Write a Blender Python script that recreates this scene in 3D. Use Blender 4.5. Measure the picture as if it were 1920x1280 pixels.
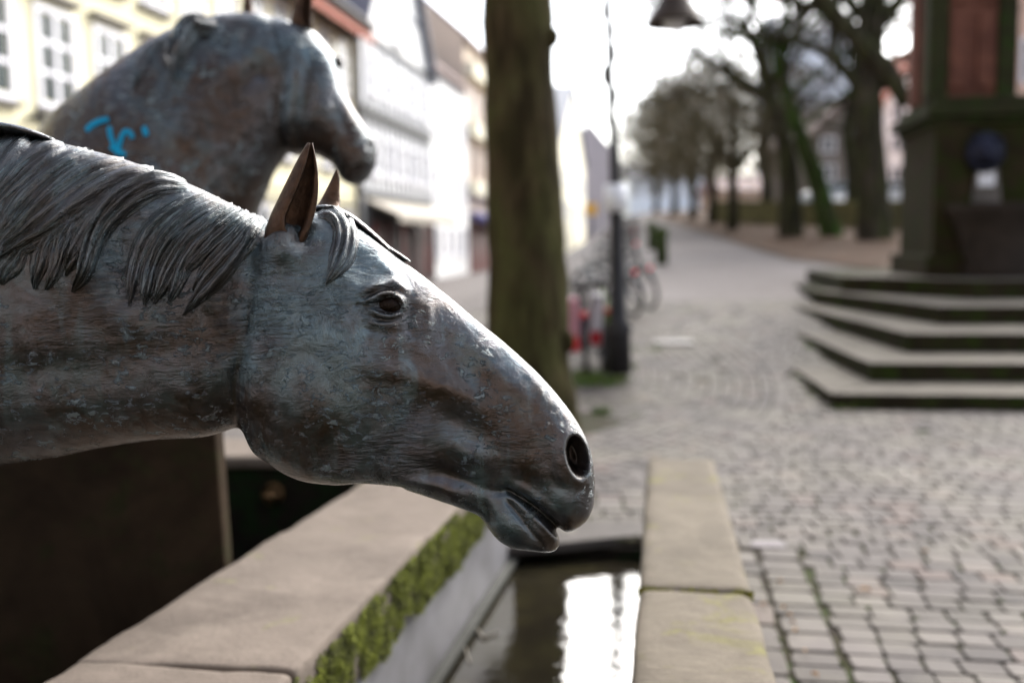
import bpy, bmesh, math, random
import numpy as np
from mathutils import Vector, Matrix, noise
from mathutils.bvhtree import BVHTree

for o in list(bpy.data.objects):
    bpy.data.objects.remove(o)
SC = bpy.context.scene
COL = SC.collection
rnd = random.Random(7)

# ------------------------------------------------------------------ camera
FPX = 35 / 36 * 1920.0          # 35 mm lens on a 36 mm sensor, in photograph pixels
CX, CY, EYE, ROLL = 960.0, 640.0, 1.55, 0.015
_dx = 285 * math.cos(ROLL) + 190 * math.sin(ROLL)
_dy = 285 * math.sin(ROLL) - 190 * math.cos(ROLL)
_th = math.atan(-_dy / FPX)
_al = math.atan(_dx * math.cos(_th) / FPX)
FW = Vector((-math.sin(_al) * math.cos(_th), math.cos(_al) * math.cos(_th), -math.sin(_th)))
_r0 = Vector((math.cos(_al), math.sin(_al), 0))
_u0 = Vector((-math.sin(_al) * math.sin(_th), math.cos(_al) * math.sin(_th), math.cos(_th)))
RT = _r0 * math.cos(ROLL) - _u0 * math.sin(ROLL)
UP = _u0 * math.cos(ROLL) + _r0 * math.sin(ROLL)
EYEP = Vector((0, 0, EYE))
cam_data = bpy.data.cameras.new('camera')
cam_data.lens = 35
cam_data.sensor_width = 36
cam_data.clip_start = 0.05
cam_data.clip_end = 2000
cam_data.dof.use_dof = True
cam_data.dof.focus_distance = 1.71
cam_data.dof.aperture_fstop = 1.5
cam = bpy.data.objects.new('camera', cam_data)
COL.objects.link(cam)
cam.matrix_world = Matrix(((RT.x, UP.x, -FW.x, 0), (RT.y, UP.y, -FW.y, 0), (RT.z, UP.z, -FW.z, EYE), (0, 0, 0, 1)))
SC.camera = cam

# ------------------------------------------------------------------ sky, sun, exposure
SUN_EL, SUN_AZ = math.radians(34), math.radians(20)      # azimuth measured from +Y towards +X
world = bpy.data.worlds.new('World')
SC.world = world
world.use_nodes = True
wn = world.node_tree
sky = wn.nodes.new('ShaderNodeTexSky')
sky.sky_type = 'NISHITA'
sky.sun_disc = False
sky.sun_elevation = SUN_EL
sky.sun_rotation = SUN_AZ
sky.air_density = 1.0
sky.dust_density = 1.5
sky.ozone_density = 1.0
hs = wn.nodes.new('ShaderNodeHueSaturation')      # an even cloud layer: hardly any blue left
hs.inputs['Saturation'].default_value = 0.42
wn.links.new(sky.outputs[0], hs.inputs['Color'])
wn.links.new(hs.outputs[0], wn.nodes['Background'].inputs[0])
wn.nodes['Background'].inputs[1].default_value = 0.10
sun_data = bpy.data.lights.new('sun', 'SUN')
sun_data.energy = 2.9
sun_data.angle = math.radians(58)
sun_data.color = (1.0, 0.96, 0.9)
sun = bpy.data.objects.new('sun', sun_data)
COL.objects.link(sun)
_sd = Vector((math.sin(SUN_AZ) * math.cos(SUN_EL), math.cos(SUN_AZ) * math.cos(SUN_EL), math.sin(SUN_EL)))
sun.rotation_euler = _sd.to_track_quat('Z', 'Y').to_euler()
SC.view_settings.view_transform = 'Standard'
SC.view_settings.look = 'None'
SC.view_settings.gamma = 1.0
SC.view_settings.exposure = 2.2
SC.view_settings.use_curve_mapping = False
SC.render.film_transparent = False

# ------------------------------------------------------------------ finding places from the photograph
def ray(px, py):
    return FW + RT * ((px - CX) / FPX) + UP * ((CY - py) / FPX)

def P(px, py, depth):
    return EYEP + ray(px, py) * depth

def PZ(px, py, z):
    d = ray(px, py)
    return EYEP + d * ((z - EYE) / d.z)

def PXW(px, py, x):
    d = ray(px, py)
    return EYEP + d * (x / d.x)

def PY(px, py, y):
    d = ray(px, py)
    return EYEP + d * (y / d.y)

def sstep(a, b, t):
    t = min(1.0, max(0.0, (t - a) / (b - a)))
    return t * t * (3 - 2 * t)

def gz(x, y):
    """height of the ground: flat place in front, a lane climbing behind, the lower street on the left stays flat"""
    if y < 9.2:
        s = 0.0
    elif y < 22:
        s = 0.078 * (y - 9.2)
    elif y < 62:
        s = 0.9984 + 0.053 * (y - 22)
    else:
        s = 3.1184 + 0.03 * (y - 62)
    e = 0.45 * math.exp(-((y - 9.2) / 1.2) ** 2) * 0.02
    left = sstep(-5.5, -1.6, x - (-0.3 if y > 14 else 0))
    return (s + e) * left

def PG(px, py):
    """where the line of sight through a pixel meets the ground"""
    d = ray(px, py)
    t = 1.0
    while t < 400:
        p = EYEP + d * t
        if p.z <= gz(p.x, p.y):
            return p
        t += 0.04 if t < 40 else 0.2
    return EYEP + d * 60

# ------------------------------------------------------------------ mesh and object helpers
class MB:
    def __init__(self):
        self.v, self.f = [], []

    def add(self, vs, fs):
        n = len(self.v)
        self.v += [tuple(v) for v in vs]
        self.f += [tuple(i + n for i in f) for f in fs]
        return self

    def box(self, a, b, m=None):
        x0, y0, z0 = a
        x1, y1, z1 = b
        vs = [Vector(p) for p in ((x0, y0, z0), (x1, y0, z0), (x1, y1, z0), (x0, y1, z0), (x0, y0, z1), (x1, y0, z1), (x1, y1, z1), (x0, y1, z1))]
        if m is not None:
            vs = [m @ v for v in vs]
        return self.add(vs, [(0, 3, 2, 1), (4, 5, 6, 7), (0, 1, 5, 4), (1, 2, 6, 5), (2, 3, 7, 6), (3, 0, 4, 7)])

    def prism(self, ring, vec):
        n = len(ring)
        vec = Vector(vec)
        vs = [Vector(p) for p in ring] + [Vector(p) + vec for p in ring]
        fs = [tuple(range(n - 1, -1, -1)), tuple(range(n, 2 * n))]
        fs += [(i, (i + 1) % n, n + (i + 1) % n, n + i) for i in range(n)]
        return self.add(vs, fs)

    def tube(self, pts, rad, n=8, caps=True, wob=0.0, seed=0):
        pts = [Vector(p) for p in pts]
        if not hasattr(rad, '__len__'):
            rad = [rad] * len(pts)
        rings, a = [], None
        for i, p in enumerate(pts):
            t = (pts[min(i + 1, len(pts) - 1)] - pts[max(i - 1, 0)])
            t = t.normalized() if t.length > 1e-9 else Vector((0, 0, 1))
            if a is None:
                a = t.orthogonal().normalized()
            a = (a - t * a.dot(t))
            a = a.normalized() if a.length > 1e-6 else t.orthogonal().normalized()
            b = t.cross(a)
            ring = []
            for k in range(n):
                q = 2 * math.pi * k / n
                d = a * math.cos(q) + b * math.sin(q)
                r = rad[i]
                if wob:
                    r *= 1 + wob * noise.noise(Vector((p + d * rad[i]) * 2.2 + Vector((seed, 0, 0)))) + wob * 0.6 * noise.noise(Vector((p + d * rad[i]) * 6.1))
                ring.append(p + d * r)
            rings.append(ring)
        return self.loft(rings, caps)

    def loft(self, rings, caps=True):
        n = len(rings[0])
        vs = [p for r in rings for p in r]
        fs = []
        for i in range(len(rings) - 1):
            for k in range(n):
                k2 = (k + 1) % n
                fs.append((i * n + k, i * n + k2, (i + 1) * n + k2, (i + 1) * n + k))
        if caps:
            fs.append(tuple(range(n - 1, -1, -1)))
            fs.append(tuple((len(rings) - 1) * n + k for k in range(n)))
        return self.add(vs, fs)

    def sphere(self, c, r, nu=12, nv=8, s=(1, 1, 1)):
        c = Vector(c)
        rings = []
        for j in range(nv + 1):
            t = math.pi * j / nv
            rings.append([c + Vector((r * s[0] * math.sin(t) * math.cos(2 * math.pi * k / nu), r * s[1] * math.sin(t) * math.sin(2 * math.pi * k / nu), r * s[2] * math.cos(t))) for k in range(nu)])
        return self.loft(rings, False)

    def torus(self, c, ax, R, r, n=24, m=6):
        c, ax = Vector(c), Vector(ax).normalized()
        a = ax.orthogonal().normalized()
        b = ax.cross(a)
        vs, fs = [], []
        for i in range(n):
            q = 2 * math.pi * i / n
            d = a * math.cos(q) + b * math.sin(q)
            for k in range(m):
                w = 2 * math.pi * k / m
                vs.append(c + d * (R + r * math.cos(w)) + ax * (r * math.sin(w)))
        for i in range(n):
            for k in range(m):
                i2, k2 = (i + 1) % n, (k + 1) % m
                fs.append((i * m + k, i2 * m + k, i2 * m + k2, i * m + k2))
        return self.add(vs, fs)

    def mesh(self, name):
        me = bpy.data.meshes.new(name)
        me.from_pydata([tuple(v) for v in self.v], [], self.f)
        me.update()
        return me


def link_mesh(name, me, mat=None, parent=None, smooth=False):
    o = bpy.data.objects.new(name, me)
    COL.objects.link(o)
    if mat is not None:
        me.materials.clear()
        me.materials.append(mat)
    if smooth:
        me.polygons.foreach_set('use_smooth', [True] * len(me.polygons))
    if parent is not None:
        o.parent = parent
        o.matrix_parent_inverse = world_of(parent).inverted()
    return o

def world_of(o):
    m = Matrix.LocRotScale(o.location, o.rotation_euler, o.scale)
    if o.parent is not None:
        m = world_of(o.parent) @ o.matrix_parent_inverse @ m
    return m

def obj(name, mb, mat=None, parent=None, smooth=False, bevel=0.0, seg=2):
    me = mb.mesh(name)
    if bevel:
        bm = bmesh.new()
        bm.from_mesh(me)
        bmesh.ops.remove_doubles(bm, verts=bm.verts, dist=1e-5)
        es = [e for e in bm.edges if len(e.link_faces) == 2 and e.calc_face_angle(0) > 0.5]
        bmesh.ops.bevel(bm, geom=es, offset=bevel, segments=seg, affect='EDGES', profile=0.6, clamp_overlap=True)
        bm.to_mesh(me)
        bm.free()
    return link_mesh(name, me, mat, parent, smooth)

def empty(name, loc):
    o = bpy.data.objects.new(name, None)
    COL.objects.link(o)
    o.location = loc
    o.empty_display_size = 0.1
    return o

def tag(o, label=None, cat=None, group=None, kind=None):
    if label:
        o['label'] = label
    if cat:
        o['category'] = cat
    if group:
        o['group'] = group
    if kind:
        o['kind'] = kind
    return o

def thing(name, loc, label, cat, group=None):
    return tag(empty(name, loc), label, cat, group)

def kids(o):
    return [c for c in COL.objects if c.parent == o]

def copy_tree(o, parent=None):
    c = o.copy()
    COL.objects.link(c)
    if parent is not None:
        c.parent = parent
    for ch in kids(o):
        copy_tree(ch, c)
    return c

# ------------------------------------------------------------------ materials
class NT:
    def __init__(self, name):
        self.m = bpy.data.materials.new(name)
        self.m.use_nodes = True
        self.t = self.m.node_tree
        self.bsdf = self.t.nodes['Principled BSDF']
        self.tc = self.t.nodes.new('ShaderNodeTexCoord')
        self.co = self.tc.outputs['Object']

    def n(self, kind, **kw):
        nd = self.t.nodes.new(kind)
        for k, v in kw.items():
            setattr(nd, k, v)
        return nd

    def put(self, sock, v):
        if isinstance(v, bpy.types.NodeSocket):
            self.t.links.new(v, sock)
        elif isinstance(v, (tuple, list)) and len(v) == 3 and sock.type == 'RGBA':
            sock.default_value = (*v, 1)
        else:
            sock.default_value = v

    def mapping(self, scale=(1, 1, 1), rot=(0, 0, 0), loc=(0, 0, 0), co=None):
        nd = self.n('ShaderNodeMapping')
        self.put(nd.inputs['Vector'], co or self.co)
        nd.inputs['Scale'].default_value = scale
        nd.inputs['Rotation'].default_value = rot
        nd.inputs['Location'].default_value = loc
        return nd.outputs[0]

    def noise(self, scale, detail=4, rough=0.55, dist=0.0, co=None):
        nd = self.n('ShaderNodeTexNoise')
        self.put(nd.inputs['Vector'], co or self.co)
        nd.inputs['Scale'].default_value = scale
        nd.inputs['Detail'].default_value = detail
        nd.inputs['Roughness'].default_value = rough
        nd.inputs['Distortion'].default_value = dist
        return nd.outputs[0]

    def voronoi(self, scale, feature='F1', out=0, co=None, rnd_=1.0):
        nd = self.n('ShaderNodeTexVoronoi', feature=feature)
        self.put(nd.inputs['Vector'], co or self.co)
        nd.inputs['Scale'].default_value = scale
        nd.inputs['Randomness'].default_value = rnd_
        return nd.outputs[out]

    def ramp(self, fac, stops):
        nd = self.n('ShaderNodeValToRGB')
        self.put(nd.inputs[0], fac)
        e = nd.color_ramp.elements
        while len(e) < len(stops):
            e.new(0.5)
        for k, (p, c) in enumerate(stops):
            e[k].position = p
            e[k].color = (*c, 1) if hasattr(c, '__len__') else (c, c, c, 1)
        return nd.outputs[0]

    def mix(self, fac, a, b, blend='MIX'):
        nd = self.n('ShaderNodeMix', data_type='RGBA', blend_type=blend)
        self.put(nd.inputs[0], fac)
        self.put(nd.inputs[6], a)
        self.put(nd.inputs[7], b)
        return nd.outputs[2]

    def math(self, op, a, b=0.0, clamp=False):
        nd = self.n('ShaderNodeMath', operation=op, use_clamp=clamp)
        self.put(nd.inputs[0], a)
        self.put(nd.inputs[1], b)
        return nd.outputs[0]

    def bump(self, h, strength=0.3, dist=0.01, normal=None):
        nd = self.n('ShaderNodeBump')
        self.put(nd.inputs['Height'], h)
        nd.inputs['Strength'].default_value = strength
        nd.inputs['Distance'].default_value = dist
        if normal is not None:
            self.put(nd.inputs['Normal'], normal)
        return nd.outputs[0]

    def done(self, color, rough=0.8, metal=0.0, normal=None, spec=None):
        self.put(self.bsdf.inputs['Base Color'], color)
        self.put(self.bsdf.inputs['Roughness'], rough)
        self.put(self.bsdf.inputs['Metallic'], metal)
        if normal is not None:
            self.put(self.bsdf.inputs['Normal'], normal)
        if spec is not None:
            self.bsdf.inputs['Specular IOR Level'].default_value = spec
        return self.m

def simple(name, a, b=None, scale=6.0, rough=0.8, metal=0.0, bump=0.15, bscale=None, bdist=0.01, lo=0.35, hi=0.65, spec=0.15):
    t = NT(name)
    b = b or tuple(c * 0.8 for c in a)
    f = t.noise(scale, 6, 0.6)
    c = t.ramp(f, [(lo, a), (hi, b)])
    nrm = t.bump(t.noise(bscale or scale * 6, 6, 0.6), bump, bdist) if bump else None
    return t.done(c, rough, metal, nrm, spec)

MT = {}
def m_stone(name, a, b, moss=None, moss_amt=0.5, scale=3.0, spec=0.12, grain=120, strata=False):
    t = NT(name)
    c = t.ramp(t.noise(scale, 6, 0.62, 0.4), [(0.3, a), (0.7, b)])
    g = t.noise(grain, 3, 0.7)
    c = t.mix(t.math('MULTIPLY', t.ramp(g, [(0.35, 1.0), (0.6, 0.0)]), 0.35), c, tuple(x * 0.55 for x in a))
    sp = t.ramp(t.voronoi(grain * 1.3), [(0.0, 1.0), (0.13, 0.0)])
    c = t.mix(t.math('MULTIPLY', sp, t.ramp(t.noise(4, 3), [(0.5, 0.0), (0.62, 0.5)])), c, (0.6, 0.58, 0.52))
    h = g
    if strata:
        s = t.noise(26, 5, 0.65, 0.3, co=t.mapping((0.35, 6.5, 1.0)))
        c = t.mix(t.math('MULTIPLY', t.ramp(s, [(0.42, 1.0), (0.56, 0.0)]), 0.4), c, tuple(x * 0.5 for x in b))
        h = t.math('ADD', t.math('MULTIPLY', s, 1.4), g)
    big_ = t.noise(1.7, 6, 0.7, 0.8)
    c = t.mix(t.ramp(big_, [(0.34, 0.55), (0.52, 0.0)]), c, tuple(x * 0.5 for x in b))
    pit = t.ramp(t.voronoi(55), [(0.0, 1.0), (0.16, 0.0)])
    pit = t.math('MULTIPLY', pit, t.ramp(t.noise(7, 4), [(0.45, 0.0), (0.6, 1.0)]))
    c = t.mix(t.math('MULTIPLY', pit, 0.5), c, tuple(x * 0.35 for x in b))
    h = t.math('SUBTRACT', h, t.math('MULTIPLY', pit, 1.2))
    if moss:
        mk = t.ramp(t.noise(5, 6, 0.65, 0.6), [(0.5 + (0.5 - moss_amt) * 0.4, 0.0), (0.62 + (0.5 - moss_amt) * 0.4, 1.0)])
        mc = t.ramp(t.noise(30, 4), [(0.3, tuple(x * 0.6 for x in moss)), (0.7, moss)])
        c = t.mix(mk, c, mc)
    nrm = t.bump(h, 0.55, 0.004, t.bump(t.noise(9, 4), 0.4, 0.02))
    return t.done(c, 0.85, 0, nrm, spec)

MT['kerb'] = m_stone('sandstone_kerb', (0.178, 0.150, 0.116), (0.118, 0.099, 0.077), (0.165, 0.15, 0.06), 0.36, strata=True)
MT['kerb_left'] = m_stone('sandstone_coping', (0.178, 0.145, 0.121), (0.122, 0.099, 0.082), (0.18, 0.165, 0.09), 0.26)
MT['liner'] = simple('zinc_lining', (0.23, 0.225, 0.24), (0.17, 0.165, 0.17), 5, 0.5, 0.2, 0.1, 60, 0.003)
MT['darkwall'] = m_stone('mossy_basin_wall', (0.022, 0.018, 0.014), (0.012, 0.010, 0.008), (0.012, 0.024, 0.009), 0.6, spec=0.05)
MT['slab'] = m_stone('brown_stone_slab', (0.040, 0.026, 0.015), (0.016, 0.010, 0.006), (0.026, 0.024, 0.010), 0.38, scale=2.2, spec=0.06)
MT['bank'] = simple('leaf_covered_earth', (0.095, 0.056, 0.035), (0.05, 0.031, 0.02), 2.5, 0.95, 0, 0.5, 40, 0.03)

def m_sett(name, field=False):
    t = NT(name)
    oi = t.n('ShaderNodeObjectInfo').outputs['Random']
    ge = t.n('ShaderNodeNewGeometry')
    isl = ge.outputs['Random Per Island']
    t.co = ge.outputs['Position']
    r = isl if field else oi
    base = t.ramp(r, [(0.0, (0.044, 0.039, 0.038)), (0.3, (0.077, 0.067, 0.063)), (0.7, (0.096, 0.085, 0.081)), (0.9, (0.126, 0.110, 0.103)), (1.0, (0.102, 0.075, 0.067))])
    g = t.noise(70, 6, 0.7)
    c = t.mix(t.ramp(g, [(0.3, 0.55), (0.62, 0.0)]), base, (0.085, 0.075, 0.07))
    c = t.mix(t.ramp(t.noise(1.3, 5, 0.6), [(0.42, 0.0), (0.7, 0.35)]), c, (0.2, 0.185, 0.14))
    nrm = t.bump(g, 0.35, 0.004, t.bump(t.noise(18, 3), 0.3, 0.008))
    return t.done(c, 0.8, 0, nrm, 0.15)
MT['sett'] = m_sett('basalt_sett')
MT['settfield'] = m_sett('basalt_sett_field', True)

def m_ground():
    t = NT('joint_soil_and_far_paving')
    # close by: the mossy soil in the joints; far off: the lane's small setts
    soil = t.ramp(t.noise(3.2, 6, 0.7), [(0.4, (0.024, 0.019, 0.014)), (0.52, (0.03, 0.027, 0.014)), (0.62, (0.03, 0.05, 0.012))])
    br = t.n('ShaderNodeTexBrick')
    t.put(br.inputs['Vector'], t.mapping((1, 1, 1)))
    br.inputs['Scale'].default_value = 3.0
    br.inputs['Mortar Size'].default_value = 0.02
    t.put(br.inputs['Color1'], (0.15, 0.134, 0.132))
    t.put(br.inputs['Color2'], (0.12, 0.108, 0.105))
    t.put(br.inputs['Mortar'], (0.085, 0.075, 0.065))
    far = t.mix(t.ramp(t.noise(0.7, 5), [(0.4, 0.0), (0.7, 0.5)]), br.outputs[0], (0.165, 0.149, 0.147))
    at = t.n('ShaderNodeAttribute', attribute_name='far')
    c = t.mix(at.outputs['Fac'], soil, far)
    nrm = t.bump(t.noise(40, 5), 0.4, 0.01)
    return t.done(c, 0.9, 0, nrm, 0.08)
MT['ground'] = m_ground()

def m_water():
    t = NT('dark_still_water')
    rip = t.noise(9, 3, 0.5, 0.2, co=t.mapping((1.0, 2.4, 1)))
    small = t.math('MULTIPLY', t.noise(42, 2, 0.5, co=t.mapping((1.0, 2.2, 1))), t.ramp(t.noise(2.3, 2), [(0.45, 0.0), (0.65, 0.5)]))
    nrm = t.bump(t.math('ADD', rip, small), 0.10, 0.02)
    c = t.ramp(t.noise(4, 5), [(0.4, (0.012, 0.01, 0.007)), (0.65, (0.022, 0.019, 0.01))])
    m = t.done(c, 0.02, 0, nrm)
    t.bsdf.inputs['IOR'].default_value = 1.33
    t.bsdf.inputs['Specular IOR Level'].default_value = 0.8
    return m
MT['water'] = m_water()

def m_bark(name, a, b, moss, amt):
    t = NT(name)
    st = t.mapping((1, 1, 0.22))
    n1 = t.noise(14, 6, 0.65, 0.5, co=st)
    c = t.ramp(n1, [(0.35, tuple(x * 0.5 for x in a)), (0.55, a), (0.75, b)])
    mk = t.ramp(t.noise(2.2, 6, 0.65, 0.4, co=t.mapping((1, 1, 0.5))), [(0.5 - amt * 0.2, 0.0), (0.68 - amt * 0.2, 1.0)])
    c = t.mix(mk, c, t.ramp(t.noise(40, 4), [(0.3, tuple(x * 0.6 for x in moss)), (0.7, moss)]))
    band = t.noise(3.0, 4, 0.6, 0.3, co=t.mapping((1.6, 1.6, 0.35)))
    c = t.mix(t.ramp(band, [(0.40, 0.85), (0.58, 0.0)]), c, tuple(x * 0.32 for x in a))
    nrm = t.bump(n1, 1.0, 0.05, t.bump(t.noise(60, 5), 0.4, 0.006))
    return t.done(c, 0.95, 0, nrm, 0.05)
MT['bark'] = m_bark('algae_covered_bark', (0.062, 0.045, 0.024), (0.092, 0.072, 0.040), (0.070, 0.068, 0.026), 0.62)
MT['bark_moss'] = m_bark('bright_mossy_bark', (0.055, 0.05, 0.03), (0.08, 0.075, 0.04), (0.045, 0.088, 0.016), 1.0)
MT['bark_dark'] = m_bark('dark_bark', (0.055, 0.046, 0.034), (0.085, 0.07, 0.05), (0.055, 0.06, 0.025), 0.6)
MT['twig'] = simple('bare_twigs', (0.12, 0.098, 0.058), (0.085, 0.075, 0.043), 3, 0.9, 0, 0)
MT['twig_green'] = simple('greenish_twigs', (0.05, 0.05, 0.024), (0.04, 0.033, 0.02), 3, 0.9, 0, 0)
MT['moss'] = simple('green_moss', (0.115, 0.13, 0.016), (0.026, 0.027, 0.009), 20, 0.95, 0, 0.3, 90, 0.01)
MT['grass'] = simple('grass_tuft', (0.07, 0.13, 0.025), (0.12, 0.16, 0.04), 5, 0.8, 0, 0)
MT['leaf'] = simple('dry_leaf', (0.36, 0.25, 0.15), (0.27, 0.16, 0.09), 20, 0.8, 0, 0)
MT['black_iron'] = simple('black_painted_iron', (0.022, 0.021, 0.024), (0.03, 0.029, 0.031), 8, 0.45, 0.3, 0.1)
MT['white_plate'] = simple('white_enamel', (0.72, 0.73, 0.78), (0.66, 0.67, 0.72), 3, 0.4, 0, 0)

# ================================================================== the ground
HOLE = (-4.4, -0.05, 0.75, 5.12)
def lin(a, b, s):
    n = max(1, int(round((b - a) / s)))
    return [a + (b - a) * i / n for i in range(n + 1)]
gxs = sorted(set([-260, -160, -90, -50, -30, -20, -14, -11, -9, -7.5] + lin(-6.5, -4.4, 0.7) + lin(-4.4, -0.05, 0.435) + lin(-0.05, 9, 0.75) + [11, 14, 18, 24, 34, 50, 90, 160, 260]))
gys = sorted(set([-60, -25, -10, -4, -1.5] + lin(0, 0.75, 0.75) + lin(0.75, 5.12, 0.6243) + lin(5.12, 24, 0.5) + lin(24, 64, 2.5) + [70, 80, 95, 120, 160, 220, 320, 450]))
g = MB()
idx = {}
for j, y in enumerate(gys):
    for i, x in enumerate(gxs):
        idx[i, j] = len(g.v)
        g.v.append((x, y, gz(x, y) - (0.0125 if y < 16.5 and -6.6 < x < 9.5 else 0.0)))
for j in range(len(gys) - 1):
    for i in range(len(gxs) - 1):
        xm, ym = (gxs[i] + gxs[i + 1]) / 2, (gys[j] + gys[j + 1]) / 2
        if HOLE[0] < xm < HOLE[1] and HOLE[2] < ym < HOLE[3]:
            continue
        g.f.append((idx[i, j], idx[i + 1, j], idx[i + 1, j + 1], idx[i, j + 1]))
ground = tag(obj('ground', g, MT['ground'], smooth=True), kind='structure')
fa = ground.data.attributes.new('far', 'FLOAT', 'POINT')
fa.data.foreach_set('value', [0.0 if (v[1] < 16.0 and -6.6 < v[0] < 9.5) else 1.0 for v in g.v])

# ---- setts: laid in rows on the place, in rings round the tree
TREE = Vector((-1.12, 8.42, 0))
STEP_Z = [0.15, 0.33, 0.53, 0.74, 0.98]
STEP_C = [PZ(1559, 737, 0.15), PZ(1630, 680, 0.33), PZ(1700, 625, 0.53), PZ(1762, 574, 0.74), PZ(1822, 525, 0.98)]
STEP_L = [PZ(1488, 690, 0.15), PZ(1484, 618, 0.33), PZ(1473, 567, 0.53), PZ(1526, 544, 0.74), PZ(1578, 517, 0.98)]
STEP_B = 17.2
def in_steps(x, y):
    h = max([z for z, c in zip(STEP_Z, STEP_C) if x > c.x + 0.02 - 0.1 * (y - c.y) and y > c.y + 0.02] + [-1.0])
    return y < STEP_B + 1 and h > gz(x, y) + 0.01
LAMP = PZ(1160, 690, gz(-0.5, 12.1))
BC = Vector((-5.5, 10.6, 0))
def in_band(x, y, m=0.0):
    dx, dy = x - BC.x, y - BC.y
    rr, q = math.hypot(dx, dy), math.degrees(math.atan2(dy, dx))
    return 4.55 + m < rr < 6.75 - m and -58 + m * 10 < q < 40 - m * 10 and y > 5.2 + m
setts = []          # x, y, width, depth, angle
def put_sett(x, y, w, d, a):
    if HOLE[0] - 0.05 < x < 0.28 and y < HOLE[3] + 0.05 and y > 0.7:
        return
    if in_steps(x + w * 0.3, y + d * 0.3):
        return
    if rnd.random() < 0.004:
        return
    setts.append((x, y, w, d, a))
y = 1.2
while y < 16.4:
    d = rnd.uniform(0.118, 0.136)
    x = 0.665 if y < 4.95 else -6.2 + rnd.uniform(0, 0.15)
    x += rnd.uniform(-0.01, 0.03)
    sl = rnd.uniform(-0.004, 0.004)
    while x < 8.5 and x < 1.5 + y * 0.62:
        w = rnd.uniform(0.125, 0.175)
        xm, ym = x + w / 2, y + d / 2 + 0.008 * math.sin(x * 1.1 + y * 0.4)
        if not in_band(xm, ym, 0.09) and math.hypot(xm - TREE.x, ym - TREE.y) > 0.74:
            put_sett(xm, ym, w - 0.009, d - 0.008, sl + rnd.uniform(-0.016, 0.016))
        x += w
    y += d
for x0, x1, ln in ((0.285, 0.455, 0.2), (0.46, 0.655, 0.15)):
    y = 1.3
    while y < 4.92:
        l = rnd.uniform(ln * 0.8, ln * 1.25)
        put_sett((x0 + x1) / 2 + rnd.uniform(-0.006, 0.006), y + l / 2, x1 - x0 - 0.014, l - 0.014, rnd.uniform(-0.02, 0.02))
        y += l
r = 4.58
while r < 6.68:
    d = rnd.uniform(0.118, 0.136)
    a = math.radians(-58) + rnd.random() * 0.02
    while a < math.radians(40):
        w = rnd.uniform(0.125, 0.18)
        q = a + w / 2 / r
        px_, py_ = BC.x + (r + d / 2) * math.cos(q), BC.y + (r + d / 2) * math.sin(q)
        if py_ > 5.2 and math.hypot(px_ - TREE.x, py_ - TREE.y) > 0.74:
            put_sett(px_, py_, w - 0.012, d - 0.010, q + math.pi / 2)
        a += w / r
    r += d

def sett_geo(seed):
    q = random.Random(seed)
    j = lambda s: q.uniform(-s, s)
    c = [(-0.5, -0.5), (0.5, -0.5), (0.5, 0.5), (-0.5, 0.5)]
    c = [(x + j(0.035), y + j(0.035)) for x, y in c]
    vs, fs, n = [], [], 12
    ring = []
    for k in range(4):               # corners cut so that the plan is rounded
        (x, y), (xa, ya), (xb, yb) = c[k], c[k - 1], c[(k + 1) % 4]
        s = q.uniform(0.10, 0.17)
        ring += [(x + (xa - x) * s, y + (ya - y) * s), (x + ((xa - x) + (xb - x)) * s * 0.3, y + ((ya - y) + (yb - y)) * s * 0.3), (x + (xb - x) * s, y + (yb - y) * s)]
    for sc, z in ((1.0, -0.05), (1.0, -0.009), (0.975, -0.002), (0.935, 0.0)):
        vs += [(x * sc, y * sc, z + (j(0.0010) if z > -0.02 else 0)) for x, y in ring]
    for i in range(3):
        fs += [(i * n + k, i * n + (k + 1) % n, (i + 1) * n + (k + 1) % n, (i + 1) * n + k) for k in range(n)]
    vs.append((0, 0, 0.0008 + j(0.001)))
    fs += [(3 * n + k, 3 * n + (k + 1) % n, 4 * n) for k in range(n)]
    return vs, fs
variants = [sett_geo(i) for i in range(14)]
vmesh = []
for vs, fs in variants:
    me = bpy.data.meshes.new('sett')
    me.from_pydata(vs, [], fs)
    me.materials.append(MT['sett'])
    me.polygons.foreach_set('use_smooth', [len(f) == 4 for f in fs])
    vmesh.append(me)
def in_frame(x, y):
    q = Vector((x, y, gz(x, y))) - EYEP
    z = q.dot(FW)
    if z < 0.5:
        return False
    u, v = CX + FPX * q.dot(RT) / z, CY - FPX * q.dot(UP) / z
    return -40 < u < 1960 and v < 1330
order = sorted(range(len(setts)), key=lambda i: (0 if in_frame(setts[i][0], setts[i][1]) else 1, math.hypot(setts[i][0], setts[i][1])))
single = set(order[:300])
field = MB()
for i, (x, y, w, d, a) in enumerate(setts):
    zt = gz(x, y) + rnd.uniform(-0.0025, 0.0025)
    tilt = (rnd.uniform(-0.014, 0.014), rnd.uniform(-0.014, 0.014))
    if i in single:
        o = bpy.data.objects.new('sett', vmesh[i % 14])
        COL.objects.link(o)
        o.location = (x, y, zt)
        o.rotation_euler = (tilt[0], tilt[1], a)
        o.scale = (w, d, 1)
        o.parent = ground
    else:
        vs, fs = variants[i % 14]
        ca, sa = math.cos(a), math.sin(a)
        slope = gz(x, y + 0.1) - gz(x, y - 0.1)
        field.add([(x + ca * vx * w - sa * vy * d, y + sa * vx * w + ca * vy * d, zt + vz + vx * w * tilt[1] + vy * d * tilt[0] + (sa * vx * w + ca * vy * d) * slope * 5) for vx, vy, vz in vs], fs)
sf_ = tag(obj('sett_field', field, MT['settfield'], ground), kind='stuff')
sf_.data.polygons.foreach_set('use_smooth', [len(f) == 4 for f in field.f])
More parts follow.
